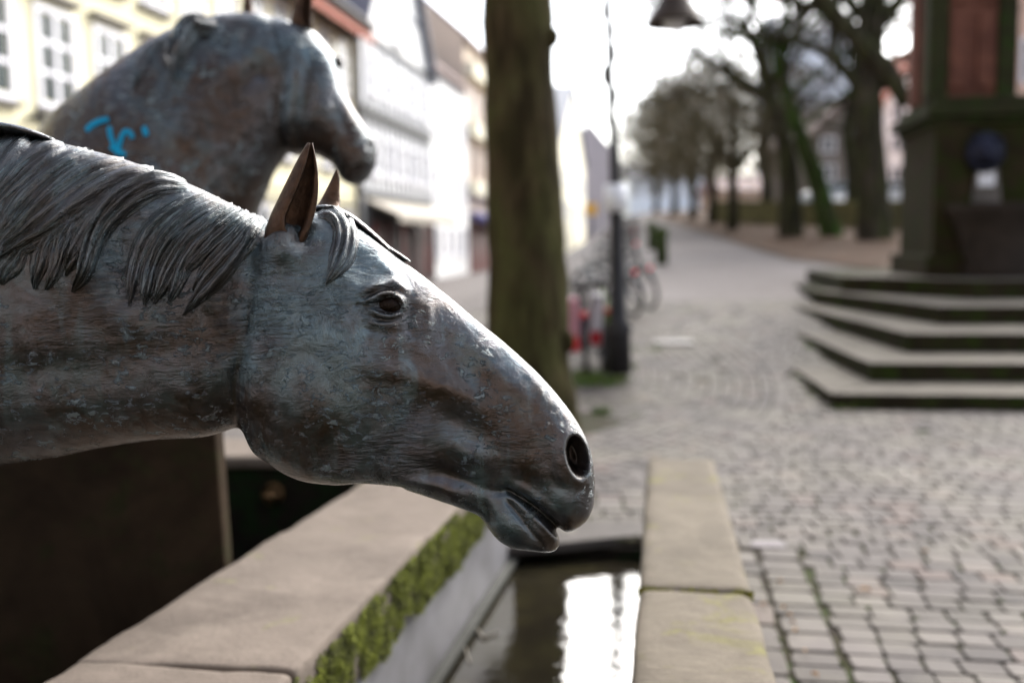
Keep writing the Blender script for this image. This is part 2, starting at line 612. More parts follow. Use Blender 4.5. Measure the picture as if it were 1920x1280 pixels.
# a pale replaced paving stone and a flat pale slab beside the lamp
pal = MB()
pp = PG(1440, 1024)
pal.box((pp.x - 0.085, pp.y - 0.055, -0.03), (pp.x + 0.085, pp.y + 0.055, 0.005))
obj('pale_sett', pal, simple('pale_granite', (0.17, 0.15, 0.158), (0.14, 0.125, 0.13), 12, 0.7), ground, bevel=0.008)
pal = MB()
pp = PG(1262, 642)
pal.box((pp.x - 0.24, pp.y - 0.26, pp.z - 0.05), (pp.x + 0.24, pp.y + 0.26, pp.z + 0.02))
obj('drain_cover', pal, simple('worn_cover', (0.14, 0.13, 0.128), (0.115, 0.105, 0.1), 12, 0.6), ground, bevel=0.006)

# ---- bank of earth and leaves right of the lane
edge = [PG(1700, 508), PG(1600, 503), PG(1480, 487), PG(1400, 462), PG(1330, 440), PG(1260, 418), PG(1205, 402)]
edge = [Vector((p.x, p.y, 0)) for p in edge]
print('EDGE', [tuple(round(v, 2) for v in p) for p in edge])
edge.sort(key=lambda p: p.y)
edge.insert(0, Vector((edge[0].x + 0.6, edge[0].y - 0.4, 0)))
edge.append(Vector((edge[-1].x + 1.0, 140, 0)))
bk = MB()
cols = [0, 0.25, 0.6, 1.2, 2, 3.2, 5, 8, 13, 22, 40, 70]
rows_ = []
for a, b in zip(edge, edge[1:]):
    n = max(1, int((b.y - a.y) / 1.2))
    for k in range(min(n, 30)):
        rows_.append(a.lerp(b, k / min(n, 30)))
rows_.append(edge[-1])
for p in rows_:
    for c in cols:
        x = p.x + c + (0.12 * noise.noise(Vector((p.y * 0.9, 3, 0))) if c < 1 else 0)
        bk.v.append((x, p.y, gz(x, p.y) + 0.04 + min(c, 6) * 0.035 + (0.05 * noise.noise(Vector((x * 1.3, p.y * 1.3, 0))) * min(1, c))))
nc = len(cols)
for j in range(len(rows_) - 1):
    for i in range(nc - 1):
        bk.f.append((j * nc + i, j * nc + i + 1, (j + 1) * nc + i + 1, (j + 1) * nc + i))
tag(obj('bank', bk, MT['bank'], smooth=True), kind='structure')
def bank_z(x, y):
    for a, b in zip(edge, edge[1:]):
        if a.y <= y <= b.y:
            ex = a.lerp(b, (y - a.y) / (b.y - a.y)).x
            return gz(x, y) + 0.04 + min(max(0, x - ex), 6) * 0.035
    return gz(x, y)
# soil and grass round the tree and by the lamp
pit = MB()
ring = []
for k in range(40):
    q = 2 * math.pi * k / 40
    rr = 0.80 + 0.14 * noise.noise(Vector((math.cos(q) * 2, math.sin(q) * 2, 5)))
    ring.append((TREE.x + rr * math.cos(q), TREE.y + rr * math.sin(q), -0.006))
pit.v = [(TREE.x, TREE.y, 0.03)] + ring
pit.f = [(0, 1 + k, 1 + (k + 1) % 40) for k in range(40)]
tag(obj('tree_pit', pit, simple('dark_soil', (0.032, 0.024, 0.016), (0.022, 0.026, 0.010), 5, 0.95, 0, 0.5, 30, 0.03), smooth=True), kind='structure')

def blades(mb, cx, cy, spread, count, h, z=None, rs=None):
    rs = rs or rnd
    for _ in range(count):
        q, d = rs.uniform(0, 2 * math.pi), spread * math.sqrt(rs.random())
        x, y = cx + d * math.cos(q), cy + d * math.sin(q)
        zz = gz(x, y) if z is None else z
        hh = h * rs.uniform(0.5, 1.2)
        a = rs.uniform(0, math.pi)
        w = hh * 0.10
        lx, ly = rs.uniform(-0.5, 0.5) * hh, rs.uniform(-0.5, 0.5) * hh
        mb.add([(x - w * math.cos(a), y - w * math.sin(a), zz - 0.02), (x + w * math.cos(a), y + w * math.sin(a), zz - 0.02), (x + lx * 0.4 + w * 0.7 * math.cos(a), y + ly * 0.4 + w * 0.7 * math.sin(a), zz + hh * 0.6), (x + lx, y + ly, zz + hh)], [(0, 1, 2), (0, 2, 3)])
gr = MB()
for px_, py_, s, n, h in ((1120, 715, 0.35, 420, 0.07), (1085, 712, 0.4, 350, 0.06), (1130, 775, 0.1, 90, 0.06), (1180, 690, 0.12, 90, 0.05), (1215, 655, 0.2, 80, 0.04), (1290, 585, 0.25, 60, 0.04), (1200, 560, 0.3, 90, 0.04), (1580, 767, 0.10, 60, 0.06), (1650, 763, 0.07, 26, 0.05), (1180, 780, 0.15, 50, 0.03), (1240, 880, 0.07, 20, 0.02)):
    p = PG(px_, py_)
    blades(gr, p.x, p.y, s, n, h)
for i in sorted(single):            # moss tufts in the joints of the nearest setts
    if rnd.random() < 0.28:
        x, y, w, d, a = setts[i]
        sx = rnd.choice((-1, 1)) * w / 2
        blades(gr, x + sx, y + rnd.uniform(-0.5, 0.5) * d, 0.014, rnd.randint(14, 44), 0.012, -0.006)
tag(obj('grass', gr, MT['grass']), 'short green grass and moss in the joints and round the tree', 'grass', kind='stuff')

# ================================================================== the trough and basin
def rough_block(name, quad, z0, z1, mat, parent, r=0.02, amp=0.004, cuts=(10, 22, 5), seed=0.0):
    """a stone block over a four-cornered plan, edges rounded and worn"""
    a, b, c, d = [Vector((p[0], p[1], 0)) for p in quad]      # a-b near edge, d-c far edge
    W, L, Hh = ((b - a).length + (c - d).length) / 2, ((d - a).length + (c - b).length) / 2, z1 - z0
    nu, nv, nw = cuts
    bm = bmesh.new()
    grid = {}
    def vert(i, j, k):
        if (i, j, k) not in grid:
            # finer towards the edges so that the rounding shows
            f = lambda t, n, Lm: (0.5 - 0.5 * math.cos(math.pi * t / n)) * Lm
            p = Vector((f(i, nu, W), f(j, nv, L), f(k, nw, Hh)))
            rr = r * (1 + 0.5 * noise.noise(Vector((p.x * 9 + seed, p.y * 9, p.z * 9))))
            q = Vector((min(max(p.x, rr), W - rr), min(max(p.y, rr), L - rr), min(max(p.z, rr), Hh - rr)))
            dd = p - q
            if dd.length > 1e-7:
                p = q + dd.normalized() * rr
            s, t = p.x / W, p.y / L
            base = a.lerp(b, s).lerp(d.lerp(c, s), t)
            wpos = Vector((base.x, base.y, z0 + p.z))
            nz = Vector((noise.noise(wpos * 5 + Vector((seed, 0, 0))), noise.noise(wpos * 5 + Vector((0, seed + 7, 0))), noise.noise(wpos * 4 + Vector((0, 0, seed + 3)))))
            nz2 = Vector((noise.noise(wpos * 26), noise.noise(wpos * 26 + Vector((9, 0, 0))), noise.noise(wpos * 26 + Vector((0, 9, 0)))))
            wpos += nz * amp + nz2 * amp * 0.45
            grid[i, j, k] = bm.verts.new(wpos)
        return grid[i, j, k]
    for i in range(nu):
        for j in range(nv):
            bm.faces.new((vert(i, j, nw), vert(i + 1, j, nw), vert(i + 1, j + 1, nw), vert(i, j + 1, nw)))
            bm.faces.new((vert(i, j, 0), vert(i, j + 1, 0), vert(i + 1, j + 1, 0), vert(i + 1, j, 0)))
    for k in range(nw):
        for i in range(nu):
            bm.faces.new((vert(i, 0, k), vert(i + 1, 0, k), vert(i + 1, 0, k + 1), vert(i, 0, k + 1)))
            bm.faces.new((vert(i, nv, k), vert(i, nv, k + 1), vert(i + 1, nv, k + 1), vert(i + 1, nv, k)))
        for j in range(nv):
            bm.faces.new((vert(0, j, k), vert(0, j, k + 1), vert(0, j + 1, k + 1), vert(0, j + 1, k)))
            bm.faces.new((vert(nu, j, k), vert(nu, j + 1, k), vert(nu, j + 1, k + 1), vert(nu, j, k + 1)))
    me = bpy.data.meshes.new(name)
    bm.to_mesh(me)
    bm.free()
    return link_mesh(name, me, mat, parent, True)

trough = thing('fountain_trough', (-0.5, 3.4, 0), 'long sandstone drinking trough with mossy side and zinc lining below the horse head', 'trough')
def lx(y):      # inner edge of the left coping
    return -0.905 + (y - 2.26) * 0.0516
def lo_(y):     # outer edge of the left coping
    return -1.50 + (y - 2.13) * 0.0765
ks = [0.95, 2.268, 3.43, 4.66]
for k in range(3):
    y0, y1 = ks[k] + 0.004, ks[k + 1] - 0.004
    sh = (0.0, 0.003, -0.006)[k]
    rough_block('coping_stone', [(lo_(y0), y0 - 0.02), (lx(y0), y0), (lx(y1), y1), (lo_(y1), y1)], 0.285, 0.5 + sh, MT['kerb_left'], trough, 0.016, 0.006, (16, 34, 8), k * 3.1)
def rx0(y): return -0.078
def rx1(y): return 0.272 - (y - 2.34) * 0.012
rk = [0.95, 2.972, 4.82]
for k in range(2):
    y0, y1 = rk[k] + 0.003, rk[k + 1] - 0.003
    rough_block('kerb_stone', [(rx0(y0), y0), (rx1(y0), y0), (rx1(y1), y1), (rx0(y1), y1)], -0.03, 0.5, MT['kerb'], trough, 0.034, 0.004, (14, 44, 12), k * 5.3 + 1)
ln = MB()       # lining of the left wall, a lip along its foot
ln.prism([(lx(1.5) - 0.02, 1.5, -0.3), (lx(1.5) - 0.02, 1.5, 0.29), (lx(1.5) - 0.07, 1.5, 0.29), (lx(1.5) - 0.07, 1.5, -0.3)], (lx(5.0) - lx(1.5), 3.55, 0))
obj('lining', ln, MT['liner'], trough)
lp = MB()
lp.prism([(lx(1.5) - 0.018, 1.5, -0.085), (lx(1.5) + 0.024, 1.5, -0.085), (lx(1.5) + 0.02, 1.5, -0.066), (lx(1.5) - 0.018, 1.5, -0.06)], (lx(5.0) - lx(1.5), 3.5, 0))
obj('lining_lip', lp, simple('dark_zinc', (0.05, 0.05, 0.045), (0.035, 0.035, 0.03), 9, 0.7, 0.1, 0.1), trough)
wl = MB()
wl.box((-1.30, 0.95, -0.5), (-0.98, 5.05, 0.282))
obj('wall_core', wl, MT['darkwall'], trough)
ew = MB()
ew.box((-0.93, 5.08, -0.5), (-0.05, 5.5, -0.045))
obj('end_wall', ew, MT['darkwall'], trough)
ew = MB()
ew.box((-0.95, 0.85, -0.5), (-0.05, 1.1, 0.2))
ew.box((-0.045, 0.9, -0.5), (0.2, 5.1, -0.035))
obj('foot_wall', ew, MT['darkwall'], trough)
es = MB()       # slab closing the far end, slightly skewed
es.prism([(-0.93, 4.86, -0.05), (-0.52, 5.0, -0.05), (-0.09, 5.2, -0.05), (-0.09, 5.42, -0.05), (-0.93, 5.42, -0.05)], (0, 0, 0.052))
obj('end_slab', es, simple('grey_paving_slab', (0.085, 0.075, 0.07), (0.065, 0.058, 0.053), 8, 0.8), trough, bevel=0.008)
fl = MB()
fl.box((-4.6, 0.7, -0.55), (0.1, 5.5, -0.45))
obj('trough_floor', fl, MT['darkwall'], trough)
mo = MB()       # moss hanging on the inner side of the coping
mr = random.Random(3)
for _ in range(42000):
    y = mr.uniform(1.8, 4.66)
    z = 0.262 + 0.22 * mr.random() ** 1.2
    cl = noise.noise(Vector((y * 6, z * 9, 0.3))) + 0.5 * noise.noise(Vector((y * 17, z * 20, 4)))
    if cl < -0.40 + 0.5 * mr.random() - 0.25 + max(0, (z - 0.41)) * 6.0 + max(0, 0.29 - z) * 18:
        continue
    x = lx(y) + 0.002
    h = mr.uniform(0.007, 0.018) * (1 + 1.2 * max(0, cl))
    a = mr.uniform(0, 6.28)
    w = h * 0.32
    out = h * mr.uniform(0.4, 1.0)
    mo.add([(x, y - w, z), (x, y + w, z + w * math.sin(a)), (x + out, y + h * 0.4 * math.cos(a), z - h * mr.uniform(-0.3, 0.8))], [(0, 1, 2)])
tag(obj('moss', mo, MT['moss'], trough), 'bright green moss on the inner side of the coping', kind='stuff')
jm = MB()
for _ in range(900):
    x = mr.uniform(rx0(0), rx1(2.97)) * 1.0
    y_, z_ = 2.972 + mr.uniform(-0.006, 0.006), 0.49 + mr.uniform(-0.02, 0.004)
    h = mr.uniform(0.003, 0.008)
    if noise.noise(Vector((x * 14, 1, 1))) < -0.15:
        continue
    jm.add([(x - h, y_, z_), (x + h, y_, z_), (x + mr.uniform(-h, h), y_ + mr.uniform(-h, h), z_ + h)], [(0, 1, 2)])
tag(obj('joint_moss', jm, simple('yellow_lichen', (0.22, 0.21, 0.03), (0.16, 0.16, 0.03), 30, 0.9, 0, 0), trough), kind='stuff')
wt = MB()
wt.add([(-0.93, 1.0, -0.105), (-0.02, 1.0, -0.105), (-0.02, 5.12, -0.105), (-0.93, 5.12, -0.105)], [(0, 1, 2, 3)])
tag(obj('water', wt, MT['water']), kind='structure')
wt = MB()
wt.add([(-4.4, 1.0, -0.12), (-1.28, 1.0, -0.12), (-1.28, 4.7, -0.12), (-4.4, 4.7, -0.12)], [(0, 1, 2, 3)])
tag(obj('basin_water', wt, MT['water']), kind='structure')

basin = thing('fountain_basin', (-2.8, 4.9, 0), 'deep mossy fountain basin with pale coping behind the brown slab', 'basin')
ys = (-4.4, -2.95, -1.36)
for k in range(2):
    rough_block('coping_stone', [(ys[k] + 0.004, 4.665), (ys[k + 1] - 0.004, 4.665), (ys[k + 1] - 0.004, 5.12), (ys[k] + 0.004, 5.12)], 0.435, 0.5, MT['kerb_left'], basin, 0.018, 0.005, (20, 12, 6), 8 + k)
bw = MB()
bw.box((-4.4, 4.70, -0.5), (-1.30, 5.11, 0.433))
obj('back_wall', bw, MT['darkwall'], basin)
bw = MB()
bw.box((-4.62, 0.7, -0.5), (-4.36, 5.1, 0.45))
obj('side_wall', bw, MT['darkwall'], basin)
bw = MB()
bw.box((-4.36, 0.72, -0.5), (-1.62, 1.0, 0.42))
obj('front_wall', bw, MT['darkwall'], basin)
pr = PY(517, 922, 4.72)
pp = MB()
pp.tube([(pr.x, 4.74, pr.z), (pr.x, 4.69, pr.z), (pr.x, 4.66, pr.z)], [0.055, 0.055, 0.05], 18, caps=False)
pp.tube([(pr.x, 4.665, pr.z), (pr.x, 4.665, pr.z), (pr.x, 4.73, pr.z)], [0.05, 0.028, 0.024], 18, caps=False)
pp.tube([(pr.x, 4.715, pr.z), (pr.x, 4.7151, pr.z)], [0.024, 0.001], 18, caps=False)
obj('drain_pipe', pp, simple('rusty_pipe', (0.16, 0.09, 0.04), (0.11, 0.065, 0.03), 20, 0.7), basin, smooth=True)

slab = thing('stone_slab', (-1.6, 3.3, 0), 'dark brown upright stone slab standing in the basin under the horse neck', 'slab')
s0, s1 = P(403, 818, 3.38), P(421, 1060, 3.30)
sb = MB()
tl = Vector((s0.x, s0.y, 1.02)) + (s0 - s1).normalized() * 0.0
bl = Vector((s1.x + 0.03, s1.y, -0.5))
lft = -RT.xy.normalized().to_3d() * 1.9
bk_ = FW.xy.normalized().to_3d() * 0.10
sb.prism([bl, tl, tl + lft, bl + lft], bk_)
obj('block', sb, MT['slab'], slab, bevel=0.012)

# ================================================================== the bronze horses
def m_bronze(name, big=1.0, pale=1.0, brownish=0.0, hair=False, coat=0.6, relief=1.0):
    """chiselled bronze: brown metal with blue-grey patina, flakes of verdigris and burin strokes"""
    t = NT(name)
    co = t.co
    off = lambda a, b, c: t.mapping((1, 1, 1), loc=(a, b, c))
    patch = t.noise(6.5 * big, 6, 0.62, 0.6)
    blot = t.noise(11 * big, 6, 0.7, 0.9, co=off(2.4, 8.2, 4.1))
    mott = t.noise(48 * big, 6, 0.7, 1.0)
    fine = t.noise(260 * big, 4, 0.7, 0.4)
    nz = t.n('ShaderNodeTexNoise')
    nz.inputs['Scale'].default_value = 9 * big
    nz.inputs['Detail'].default_value = 3
    t.put(nz.inputs['Vector'], co)
    wsc = t.n('ShaderNodeVectorMath', operation='SCALE')
    t.put(wsc.inputs[0], nz.outputs['Color'])
    wsc.inputs['Scale'].default_value = 0.035 / big
    warp = t.n('ShaderNodeVectorMath', operation='ADD')
    t.put(warp.inputs[0], co)
    t.put(warp.inputs[1], wsc.outputs[0])
    wv = warp.outputs[0]
    if hair:
        at_h = t.n('ShaderNodeAttribute', attribute_name='hair').outputs['Vector']
        st = t.noise(1.0, 4, 0.65, 0.35, co=t.mapping((190, 11, 50), co=at_h))
        smooth = 1.0
        flakes = t.math('MULTIPLY', t.ramp(t.noise(1.0, 3, 0.6, 0.3, co=t.mapping((340, 32, 50), co=at_h)), [(0.56, 0.0), (0.64, 1.0)]), t.ramp(blot, [(0.45, 0.0), (0.58, 1.0)]))
    else:
        s1 = t.noise(32 * big, 5, 0.7, 0.6, co=t.mapping((1.0, 1.0, 4.2), (0, 0.45, 0), co=wv))
        s2 = t.noise(32 * big, 5, 0.7, 0.6, co=t.mapping((4.5, 1.0, 1.2), (0, -0.3, 0), co=wv))
        s3 = t.noise(30 * big, 4, 0.65, 0.2, co=t.mapping((1.2, 1.0, 6.0), (0, -0.7, 0), co=wv))
        sel = t.ramp(t.noise(10 * big, 3, 0.5, 0.5, co=off(7, 7, 0)), [(0.44, 0.0), (0.53, 1.0)])
        sel2 = t.ramp(t.noise(12 * big, 3, 0.5, 0.5, co=off(3, 1, 7)), [(0.46, 0.0), (0.55, 1.0)])
        st = t.mix(sel2, t.mix(sel, s1, s2), s3)
        fl = t.ramp(t.noise(58 * big, 6, 0.68, 0.5, co=t.mapping((1, 1, 1.7), (0, 0.75, 0), co=wv)), [(0.55, 0.0), (0.60, 1.0)])
        flk = t.ramp(t.noise(13 * big, 5, 0.65, 0.6, co=off(5, 5, 1)), [(0.50, 0.0), (0.60, 1.0)])
        flakes = t.math('MULTIPLY', fl, flk)
        smooth = t.ramp(t.noise(5.5 * big, 3, 0.5, 0.3, co=off(1, 4, 2)), [(0.40, 1.0), (0.56, 0.12)])
    if not hair:
        tint = t.n('ShaderNodeAttribute', attribute_name='tint').outputs['Fac']
        gloss = t.n('ShaderNodeAttribute', attribute_name='gloss').outputs['Fac']
        blot = t.math('ADD', blot, t.math('MULTIPLY', t.math('SUBTRACT', tint, 0.5), 0.5))
        patch = t.math('ADD', patch, t.math('MULTIPLY', t.math('SUBTRACT', tint, 0.5), 0.36))
        smooth = t.math('MULTIPLY', smooth, t.math('SUBTRACT', 1.0, t.math('MULTIPLY', gloss, 0.8)))
        flakes = t.math('MULTIPLY', flakes, t.math('SUBTRACT', 1.0, t.math('MULTIPLY', gloss, 0.75)))
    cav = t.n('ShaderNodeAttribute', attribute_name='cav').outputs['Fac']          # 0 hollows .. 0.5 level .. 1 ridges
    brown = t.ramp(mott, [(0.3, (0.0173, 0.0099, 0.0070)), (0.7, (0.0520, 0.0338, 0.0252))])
    lilac = t.ramp(mott, [(0.3, (0.0311, 0.0308, 0.0349)), (0.7, (0.0727, 0.0739, 0.0864))])
    blue = t.ramp(mott, [(0.25, (0.0349, 0.0534, 0.0610)), (0.75, (0.1036 * pale, 0.1703 * pale, 0.2004 * pale))])
    c = t.mix(t.ramp(patch, [(0.40 + brownish, 0.0), (0.52 + brownish, 1.0)]), brown, lilac)
    c = t.mix(t.ramp(blot, [(0.46 + brownish * 0.5, 0.0), (0.66 + brownish * 0.5, 0.72)]), c, blue)
    run = t.noise(26 * big, 4, 0.6, 0.5, co=t.mapping((1, 1, 0.10)))
    c = t.mix(t.math('MULTIPLY', t.ramp(run, [(0.54, 0.0), (0.66, 1.0)]), 0.45), c, (0.0792, 0.1266, 0.1450))
    c = t.mix(t.math('MULTIPLY', t.ramp(run, [(0.34, 1.0), (0.44, 0.0)]), 0.35), c, (0.0239, 0.0153, 0.0110))
    if hair:
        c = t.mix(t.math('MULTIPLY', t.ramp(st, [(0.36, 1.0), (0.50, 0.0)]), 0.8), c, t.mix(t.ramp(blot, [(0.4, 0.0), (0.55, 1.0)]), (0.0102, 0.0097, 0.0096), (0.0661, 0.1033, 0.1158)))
        c = t.mix(t.math('MULTIPLY', t.ramp(st, [(0.56, 0.0), (0.68, 1.0)]), 0.55), c, (0.1104, 0.1096, 0.1142))
    else:
        c = t.mix(t.math('MULTIPLY', t.ramp(st, [(0.36, 1.0), (0.45, 0.0)]), 0.3), c, (0.0129, 0.0097, 0.0083))
        c = t.mix(t.math('MULTIPLY', t.math('MULTIPLY', t.ramp(st, [(0.55, 0.0), (0.62, 1.0)]), smooth), 0.28), c, (0.0989 * pale, 0.1339 * pale, 0.1446 * pale))
    c = t.mix(t.math('MULTIPLY', flakes, 0.7), c, (0.1262 * pale, 0.1769 * pale, 0.1910 * pale))
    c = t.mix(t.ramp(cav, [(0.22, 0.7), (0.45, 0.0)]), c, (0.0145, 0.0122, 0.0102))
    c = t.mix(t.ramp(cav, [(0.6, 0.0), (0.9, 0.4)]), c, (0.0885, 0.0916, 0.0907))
    h = t.math('ADD', t.math('MULTIPLY', st, smooth), t.math('MULTIPLY', flakes, 0.5))
    h = t.math('ADD', h, t.math('MULTIPLY', fine, 0.10))
    nrm = t.bump(h, 1.0 * relief, 0.0052 / big, t.bump(mott, 0.35 * relief, 0.005 / big))
    rough = t.math('ADD', t.math('MULTIPLY', flakes, 0.25), t.ramp(patch, [(0.35, 0.17), (0.62, 0.28)]))
    if not hair:
        rough = t.math('SUBTRACT', rough, t.math('MULTIPLY', gloss, 0.08))
    m = t.done(c, rough, t.math('SUBTRACT', 0.7, t.math('MULTIPLY', flakes, 0.5)), nrm)
    t.bsdf.inputs['Coat Weight'].default_value = coat
    t.bsdf.inputs['Coat Roughness'].default_value = 0.18
    t.put(t.bsdf.inputs['Coat Normal'], nrm)
    return m
MT['bronze'] = m_bronze('patinated_bronze', 0.8)
MT['bronze_hair'] = m_bronze('patinated_bronze_hair', 0.8, hair=True)
MT['bronze_far'] = m_bronze('patinated_bronze_second', 0.42, 0.9, 0.04, coat=0.2, relief=0.45)
MT['bronze_bare'] = simple('brown_bronze', (0.075, 0.043, 0.027), (0.03, 0.019, 0.014), 26, 0.33, 0.6, 0.6, 120, 0.004)
MT['bronze_eye'] = simple('dark_bronze_eye', (0.010, 0.005, 0.003), (0.005, 0.003, 0.002), 110, 0.25, 0.3, 0.6, 160, 0.003)

def catmull(a, b, c, d, t):
    return 0.5 * ((2 * b) + (c - a) * t + (2 * a - 5 * b + 4 * c - d) * t * t + (3 * b - a - 3 * c + d) * t ** 3)

class Plane:
    """the upright plane of symmetry of a horse; x along the horse, y up, w to its side"""
    def __init__(self, px, py, depth, yaw=0.0):
        self.o = P(px, py, depth)
        fh = FW
        self.n = (-fh * math.cos(yaw) - RT * math.sin(yaw)).normalized()     # towards the viewer
        self.x = (RT * math.cos(yaw) - fh * math.sin(yaw) * -1).normalized() if yaw else RT.copy()
        self.x = (self.x - self.n * self.x.dot(self.n)).normalized()
        self.y = UP.copy()
        self.y = (self.y - self.n * self.y.dot(self.n) - self.x * self.y.dot(self.x)).normalized()

    def at(self, px, py, w=0.0):
        d = ray(px, py)
        t = (self.o + self.n * w - EYEP).dot(self.n) / d.dot(self.n)
        q = EYEP + d * t - self.o
        return np.array((q.dot(self.x), q.dot(self.y)))

    def world(self, a, b, w):
        return self.o + self.x * a + self.y * b + self.n * w

def sweep(pl, st, k, n=56, sub=6):
    """st: (top px, bottom px, half width px, squareness); k metres per pixel; returns a closed mesh"""
    arr = []
    for (tx, ty), (bx, by), hw, pw in st:
        a, b = pl.at(tx, ty), pl.at(bx, by)
        arr.append(np.array([a[0], a[1], b[0], b[1], hw * k, pw]))
    arr = np.array(arr)
    arr = np.vstack([2 * arr[0] - arr[1], arr, 2 * arr[-1] - arr[-2]])
    full = []
    for i in range(1, len(arr) - 2):
        for s in range(sub):
            full.append(catmull(arr[i - 1], arr[i], arr[i + 1], arr[i + 2], s / sub))
    full.append(arr[-2])
    rings = []
    for q in full:
        t_, b_, hw, pw = q[0:2], q[2:4], max(q[4], 1e-4), q[5]
        mid, half = (t_ + b_) / 2, (t_ - b_) / 2
        ring = []
        for m in range(n):
            a = 2 * math.pi * m / n
            c, s = math.cos(a), math.sin(a)
            w = hw * math.copysign(abs(s) ** pw, s)
            e = mid + half * math.copysign(abs(c) ** 1.0, c)
            ring.append(pl.world(e[0], e[1], w))
        rings.append(ring)
    return MB().loft(rings, True)

def remesh(mb_list, voxel, smooth_it=6):
    mb = MB()
    for m in mb_list:
        mb.add(m.v, m.f)
    me = mb.mesh('tmp')
    bm = bmesh.new()
    bm.from_mesh(me)
    bmesh.ops.recalc_face_normals(bm, faces=bm.faces)
    bm.to_mesh(me)
    bm.free()
    o = bpy.data.objects.new('tmp', me)
    COL.objects.link(o)
    md = o.modifiers.new('r', 'REMESH')
    md.mode = 'VOXEL'
    md.voxel_size = voxel
    dg = bpy.context.evaluated_depsgraph_get()
    out = bpy.data.meshes.new_from_object(o.evaluated_get(dg))
    bpy.data.objects.remove(o)
    V = np.empty(len(out.vertices) * 3)
    out.vertices.foreach_get('co', V)
    V = V.reshape(-1, 3)
    E = np.empty(len(out.edges) * 2, int)
    out.edges.foreach_get('vertices', E)
    E = E.reshape(-1, 2)
    V = relax(V, E, smooth_it)
    return out, V, E

def relax(V, E, it, lam=0.6):
    n = len(V)
    deg = np.bincount(E.ravel(), minlength=n).astype(float)
    deg[deg == 0] = 1
    for _ in range(it):
        L = np.empty_like(V)
        for ax in range(V.shape[1]):
            L[:, ax] = (np.bincount(E[:, 0], V[E[:, 1], ax], n) + np.bincount(E[:, 1], V[E[:, 0], ax], n)) / deg
        V = V + lam * (L - V)
    return V

def set_co(me, V):
    me.vertices.foreach_set('co', V.ravel())
    me.update()

def normals(me):
    N = np.empty(len(me.vertices) * 3)
    me.vertex_normals.foreach_get('vector', N)
    return N.reshape(-1, 3)

_FW, _RT, _UP = np.array(FW), np.array(RT), np.array(UP)
def project(V):
    q = V - np.array((0, 0, EYE))
    z = q @ _FW
    return CX + FPX * (q @ _RT) / z, CY - FPX * (q @ _UP) / z

def dist_poly(u, v, pts):
    """distance to a polyline and the fraction along it"""
    best = np.full(len(u), 1e9)
    frac = np.zeros(len(u))
    m = len(pts) - 1
    for i in range(m):
        ax, ay = pts[i]
        bx, by = pts[i + 1]
        dx, dy = bx - ax, by - ay
        t = np.clip(((u - ax) * dx + (v - ay) * dy) / (dx * dx + dy * dy), 0, 1)
        d = np.hypot(u - ax - t * dx, v - ay - t * dy)
        k = d < best
        best[k] = d[k]
        frac[k] = (i + t[k]) / m
    return best, frac

def spline(pts, n=8):
    p = [np.array(q, float) for q in pts]
    p = [2 * p[0] - p[1]] + p + [2 * p[-1] - p[-2]]
    out = []
    for i in range(1, len(p) - 2):
        for s in range(n):
            out.append(tuple(catmull(p[i - 1], p[i], p[i + 1], p[i + 2], s / n)))
    out.append(tuple(p[-2]))
    return out

def interp_list(rs, n):
    return [max(0.0005, q[0]) for q in spline([(r_, 0) for r_ in rs], n)]

